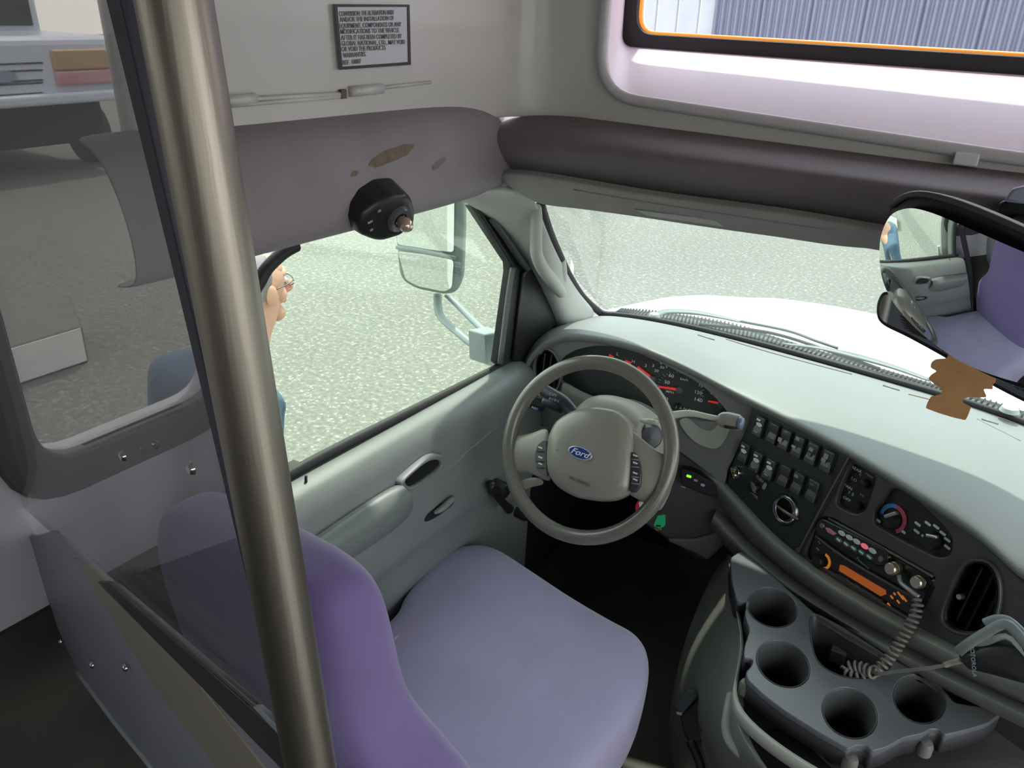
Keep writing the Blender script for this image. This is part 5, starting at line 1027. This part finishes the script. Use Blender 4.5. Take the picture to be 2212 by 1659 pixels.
lathe('wiper_pivot', Fr(wz(2180, 888), (0, 0, 1), up=V((0, 1, 0))), [(0, 0.012), (0.018, 0.01), (0.022, 0.0)], MATS['pale pivot cap'], wi2, 16)

# exterior towing mirror
oE = X(925, 545, -1.46); nE = ((-oE).normalized()+V((0.02, -1, -0.26)).normalized()).normalized(); FE = Fr(oE, nE)
emr = empty('side_mirror', X(1000, 720, -1.3), 'tall two-pane side mirror on paired arms outside the driver door', 'mirror')
eh = [(848, 395), (860, 372), (985, 360), (1000, 380), (1001, 500), (997, 610), (985, 634), (960, 638), (900, 626), (872, 610), (862, 592), (850, 470)]
mir_g = mat('grey green mirror shell', (0.15, 0.18, 0.175), 0.45)
pillow('mirror_housing', FE, rnd(eh, 14, 4), [(0.75, -0.09), (0.95, -0.06), (1.0, -0.01), (1.0, 0.004)], mir_g, emr)
up_ = rnd([(856, 400), (866, 380), (974, 370), (982, 385), (980, 545), (920, 538), (858, 528)], 8, 3)
lo_ = rnd([(859, 542), (920, 550), (980, 562), (976, 622), (960, 630), (902, 618), (876, 604)], 8, 3)
for nm, oo in (('upper_mirror_glass', up_), ('lower_mirror_glass', lo_)):
    plate(nm, FE, [oo], 0.008, 0.006, mirror_m, emr)
tube('mirror_divider', [FE.p(856, 534, 0.01), FE.p(900, 540, 0.012), FE.p(984, 557, 0.012)], 0.006, mir_g, emr, 10, 4)
arm_m = mat('blue grey mirror arm', (0.24, 0.28, 0.29), 0.45)
tube('mirror_arm', [X(965, 636, -1.46), X(985, 655, -1.42), X(1030, 700, -1.30), X(1062, 728, -1.2)], 0.013, arm_m, emr, 10, 5, flat=0.6)
tube('mirror_arm', [X(945, 636, -1.47), X(950, 680, -1.43), X(985, 715, -1.34), X(1030, 752, -1.25), X(1062, 778, -1.2)], 0.013, arm_m, emr, 10, 5, flat=0.6)
plate('arm_bracket', Fr((-1.17, 0, 0), (1, 0, 0)), [rnd([(1048, 722), (1090, 715), (1090, 800), (1050, 786)], 5)], 0.0, 0.06, arm_m, emr, 0.005)
# outer skin of the door and cab
tag(mesh('wall_outer_skin', [(-1.14, 0.80, -2.0), (-1.14, 2.2, -2.0), (-1.09, 2.2, -0.95), (-1.09, 1.6, -0.90), (-1.09, 0.80, -0.88)], [(0, 1, 2, 3, 4)], paint_w, solid=0.01), kind='structure')
tag(mesh('wall_outer_lower', [(-1.2, -2.6, -2.0), (-1.2, 0.85, -2.0), (-1.2, 0.85, -0.8), (-1.2, -2.6, -0.8)], [(0, 1, 2, 3)], paint_w, solid=0.01), kind='structure')

# ================================================================== OUTSIDE: concrete block, truck, man
cb = mesh('concrete_block', [(-5.45, 1.2, -2.4), (-5.45, 2.66, -2.4), (-5.40, 2.64, -2.1), (-5.40, 1.2, -2.1), (-6.1, 1.2, -2.4), (-6.1, 2.9, -2.4), (-6.1, 2.95, -2.1), (-6.1, 1.2, -2.1)],
          [(0, 1, 2, 3), (4, 5, 6, 7), (0, 1, 5, 4), (1, 2, 6, 5), (2, 3, 7, 6), (0, 3, 7, 4)], mat('worn concrete', (0.15, 0.15, 0.13), 0.9, var=0.1, vs=8), None, False, 0.03)
tag(cb, 'grey concrete block with a white painted face on the asphalt', 'concrete block')
mesh('painted_face', [(-5.447, 1.22, -2.38), (-5.447, 2.64, -2.38), (-5.396, 2.62, -2.11), (-5.396, 1.22, -2.11)], [(0, 1, 2, 3)], mat('white road paint', (0.90, 0.90, 0.88), 0.7, var=0.06, vs=5), cb, solid=0.004, offs=1)
tk = empty('truck', (-12, 6, -H), 'white parked truck with slotted grille seen through the tinted side window', 'truck')
FK = Fr((-12, 0, 0), (1, 0, 0))
tw = mat('white truck paint', (0.62, 0.66, 0.76), 0.3, coat=0.3)
def kb(name, ya, yb, za, zb, xa, xb, m, bev=0.04): return box(name, ((xa+xb)/2, (ya+yb)/2, (za+zb)/2), (abs(xb-xa), abs(yb-ya), abs(zb-za)), m, tk, bev)
zt = FK.p(0, 75, 0).z; yl, yr = FK.p(250, 150, 0).y-2.75, FK.p(262, 150, 0).y; yc = FK.p(10, 165, 0).y
kb('hood', yl, yr, zt-0.02, FK.p(0, 240, 0).z+0.02, -14, -12.05, tw, 0.12)
kb('cab', yl+0.05, yr-0.05, FK.p(0, 240, 0).z, zt+1.25, -16.5, -13.9, tw, 0.12)
kb('windscreen', yl+0.2, yr-0.2, zt+0.05, zt+1.0, -13.92, -13.86, mat('dark windscreen', (0.05, 0.055, 0.055), 0.1), 0.02)
kb('bumper', yl-0.02, yr+0.02, FK.p(0, 235, 0).z, FK.p(0, 208, 0).z, -12.2, -11.9, tw, 0.05)
gk = mat('grille shadow', (0.06, 0.06, 0.07), 0.5)
for y0 in (136, 152, 174, 180, 203):
    kb('grille_slot', 2*yc-FK.p(96, y0, 0).y, FK.p(96, y0, 0).y, FK.p(40, y0+4, 0).z, FK.p(40, y0, 0).z, -12.08, -12.03, gk, 0.01)
lathe('grille_emblem', FK.at(8, 166, -0.02), [(0, 0.03), (0.16, 0.03), (0.17, 0.0)], mat('emblem blue', (0.25, 0.28, 0.38), 0.3), tk, 24, sx=1, sy=0.45)
for s in (1, -1):
    def mir(y): return y if s == 1 else 2*yc-y
    a_, b_ = mir(FK.p(112, 120, 0).y), mir(FK.p(246, 120, 0).y)
    kb('headlamp', min(a_, b_), max(a_, b_), FK.p(180, 150, 0).z, FK.p(180, 106, 0).z, -12.1, -11.98, mat('amber headlamp', (0.50, 0.33, 0.17), 0.35, var=0.1, vs=3), 0.03)
    kb('marker_lamp', min(a_, b_), max(a_, b_), FK.p(180, 182, 0).z, FK.p(180, 152, 0).z, -12.1, -11.96, mat('pink red marker', (0.55, 0.16, 0.18), 0.4, col2=(0.6, 0.36, 0.40), vs=2.2), 0.03)
    t_ = lathe('wheel', Fr((-12.9, mir(yr-0.2), -2.4+0.48), (0, 1, 0)), [(0, 0.1), (0.3, 0.1), (0.46, 0.12), (0.48, 0.08), (0.48, -0.12), (0, -0.14)], black_r, tk, 28)
kb('undercarriage', yl+0.2, yr-0.2, -2.0, FK.p(0, 235, 0).z, -16, -12.4, deep_m, 0.02)

def skinned(name, joints, edges, m, parent, sub=2):
    me = bpy.data.meshes.new(name); me.from_pydata([tuple(j[0]) for j in joints], edges, [])
    o = link(name, me, m, parent); md = o.modifiers.new('k', 'SKIN'); md.use_smooth_shade = True
    for sv, j in zip(me.skin_vertices[0].data, joints):
        r = j[1]; sv.radius = r if isinstance(r, tuple) else (r, r)
    me.skin_vertices[0].data[0].use_root = True
    s = o.modifiers.new('u', 'SUBSURF'); s.levels = sub; s.render_levels = sub; return o
px_, py_ = -1.95, 0
nose = X(626, 621, -1.93); HY = nose.y-0.105; HZ = nose.z+0.015      # head centre
mn = empty('person', (px_, HY, -H), 'man in glasses and a blue shirt standing outside the driver window', 'person')
def P_(x, y, z): return V((px_+x, HY+y, z))
sh = HZ-0.245
J = [(P_(0, -0.19, -1.42), 0.13), (P_(0, -0.19, -1.15), (0.14, 0.12)), (P_(0, -0.15, sh), (0.15, 0.09)), (P_(0, -0.06, HZ-0.14), 0.055), (P_(0, -0.01, HZ-0.06), (0.07, 0.08)), (P_(0, -0.015, HZ+0.03), (0.075, 0.092)), (P_(0, -0.02, HZ+0.09), (0.055, 0.07))]
E_ = [(0, 1), (1, 2), (2, 3), (3, 4), (4, 5), (5, 6)]
for s in (-1, 1):
    k = len(J); J += [(P_(s*0.10, -0.16, -1.5), 0.095), (P_(s*0.11, -0.14, -1.92), 0.062), (P_(s*0.11, -0.16, -2.32), 0.045), (P_(s*0.115, 0.0, -2.36), 0.035)]
    E_ += [(0, k), (k, k+1), (k+1, k+2), (k+2, k+3)]
    k = len(J); J += [(P_(s*0.19, -0.19, sh-0.02), 0.06), (P_(s*0.235, -0.21, sh-0.28), 0.045), (P_(s*0.24, -0.14, sh-0.52), 0.033), (P_(s*0.24, -0.11, sh-0.60), (0.022, 0.036))]
    E_ += [(2, k), (k, k+1), (k+1, k+2), (k+2, k+3)]
    w_ = k+3
    for f, (dy, L_) in enumerate(((0.03, 0.075), (0.012, 0.085), (-0.006, 0.08), (-0.022, 0.065))):
        k = len(J); J += [(P_(s*0.24, -0.11+dy, sh-0.645), 0.0095), (P_(s*0.235, -0.105+dy, sh-0.60-L_), 0.008), (P_(s*0.225, -0.10+dy, sh-0.625-L_), 0.007)]; E_ += [(w_, k), (k, k+1), (k+1, k+2)]
    k = len(J); J += [(P_(s*0.225, -0.07, sh-0.615), 0.010), (P_(s*0.215, -0.06, sh-0.655), 0.008)]; E_ += [(w_, k), (k, k+1)]
bd = skinned('body', J, E_, skin, mn, 2)
# face pieces grown into the head
def blob(name, c, r, m, par): 
    f = Fr(c, (0, 0, 1), up=V((0, 1, 0))); o = lathe(name, f, [(0, r[2])]+[(math.sin(a), r[2]*math.cos(a)) for a in [math.pi*k/10 for k in range(1, 10)]]+[(0, -r[2])], m, par, 18, sx=r[0], sy=r[1]); return o
f_ = lambda x, y, z: P_(x, y, HZ+z)
tube('nose_bridge', [f_(0, 0.070, 0.040), f_(0, 0.088, 0.020), f_(0, 0.108, -0.004), f_(0, 0.116, -0.016), f_(0, 0.098, -0.024)], [0.010, 0.012, 0.015, 0.017, 0.012], mat('flushed skin', (0.62, 0.26, 0.20), 0.5), bd, 12, 5)
mesh('nose', [f_(-0.008, 0.078, 0.035), f_(0.008, 0.078, 0.035), f_(0.017, 0.078, -0.018), f_(-0.017, 0.078, -0.018), f_(0, 0.092, 0.03), f_(0.008, 0.150, -0.014), f_(-0.008, 0.150, -0.014), f_(0, 0.095, -0.024)],
     [(0, 1, 4), (1, 2, 5, 4), (0, 4, 6, 3), (4, 5, 6), (5, 2, 7), (6, 7, 3), (5, 7, 6), (0, 3, 7, 2, 1)], mat('flushed skin', (0.62, 0.26, 0.20), 0.5), bd, True, 0, 2)
blob('chin', f_(0, 0.055, -0.09), (0.032, 0.03, 0.028), skin, bd); blob('brow', f_(0, 0.060, 0.048), (0.055, 0.032, 0.022), skin, bd); blob('forehead', f_(0, 0.030, 0.065), (0.062, 0.050, 0.045), skin, bd)
blob('cranium', f_(0, -0.008, 0.035), (0.077, 0.094, 0.088), skin, bd); blob('cheeks', f_(0, 0.050, -0.02), (0.058, 0.035, 0.04), skin, bd)
blob('lips', f_(0, 0.080, -0.052), (0.024, 0.013, 0.010), mat('lips', (0.5, 0.18, 0.15), 0.5), bd)
for s in (-1, 1):
    blob('ear', f_(s*0.078, -0.015, 0.0), (0.012, 0.022, 0.034), skin, bd); blob('eye', f_(s*0.030, 0.077, 0.022), (0.012, 0.010, 0.008), letter_w, bd)
gls = empty('glasses', f_(0, 0.09, 0.02), 'thin wire glasses worn by the man outside', 'glasses')
gm_ = mat('grey wire', (0.12, 0.12, 0.12), 0.3, 0.6)
for s in (-1, 1):
    tube('lens_rim', [f_(s*0.033+0.024*math.cos(a), 0.092, 0.018+0.018*math.sin(a)) for a in [math.pi*k/8 for k in range(16)]], 0.0018, gm_, gls, 6, 1, True)
    tube('temple', [f_(s*0.057, 0.09, 0.026), f_(s*0.078, 0.06, 0.024), f_(s*0.082, -0.01, 0.018)], 0.002, gm_, gls, 6, 3)
tube('bridge', [f_(-0.011, 0.095, 0.02), f_(0.011, 0.095, 0.02)], 0.0018, gm_, gls, 6, 2)
grid('hair', [[f_(0.083*math.cos(a)*c_, -0.030+0.092*math.sin(a)*c_-0.012*(1-s_), 0.030+0.098*s_) for a in [2*math.pi*k/24 for k in range(24)]] for c_, s_ in ((0.93, -0.40), (1.0, -0.1), (1.0, 0.25), (0.9, 0.6), (0.65, 0.86), (0.3, 0.98), (0.03, 1.0))], mat('grey hair', (0.20, 0.185, 0.17), 0.85), bd, 1, 0, closed=True)
J2 = [(P_(0, -0.16, -1.48), (0.165, 0.145)), (P_(0, -0.155, -1.2), (0.165, 0.14)), (P_(0, -0.15, sh), (0.17, 0.105)), (P_(0, -0.09, HZ-0.17), 0.072)]; E2 = [(0, 1), (1, 2), (2, 3)]
for s in (-1, 1):
    k = len(J2); J2 += [(P_(s*0.19, -0.22, sh-0.02), 0.085), (P_(s*0.235, -0.24, sh-0.28), 0.075), (P_(s*0.24, -0.14, sh-0.52), 0.062)]; E2 += [(2, k), (k, k+1), (k+1, k+2)]
skinned('shirt', J2, E2, shirt, bd, 2)
J3 = [(P_(0, -0.16, -1.48), (0.16, 0.14))]; E3 = []
for s in (-1, 1):
    k = len(J3); J3 += [(P_(s*0.10, -0.16, -1.58), 0.105), (P_(s*0.11, -0.14, -1.92), 0.078), (P_(s*0.11, -0.16, -2.30), 0.062)]; E3 += [(0, k), (k, k+1), (k+1, k+2)]
skinned('trousers', J3, E3, jeans, bd, 2)
for s in (-1, 1): box('shoe', P_(s*0.115, -0.08, -2.36), (0.10, 0.28, 0.08), black_m, bd, 0.03)

# ================================================================== lift everything so that the asphalt lies at z = 0
for o in [o for o in bpy.data.objects if o.parent is None]:
    if o.type == 'MESH' and not o.children:
        cs = [V(c) for c in o.bound_box]
        c = V(((min(v.x for v in cs)+max(v.x for v in cs))/2, (min(v.y for v in cs)+max(v.y for v in cs))/2, min(v.z for v in cs)))
        o.data.transform(M.Translation(-c)); o.location = o.location + c
    o.location.z += H
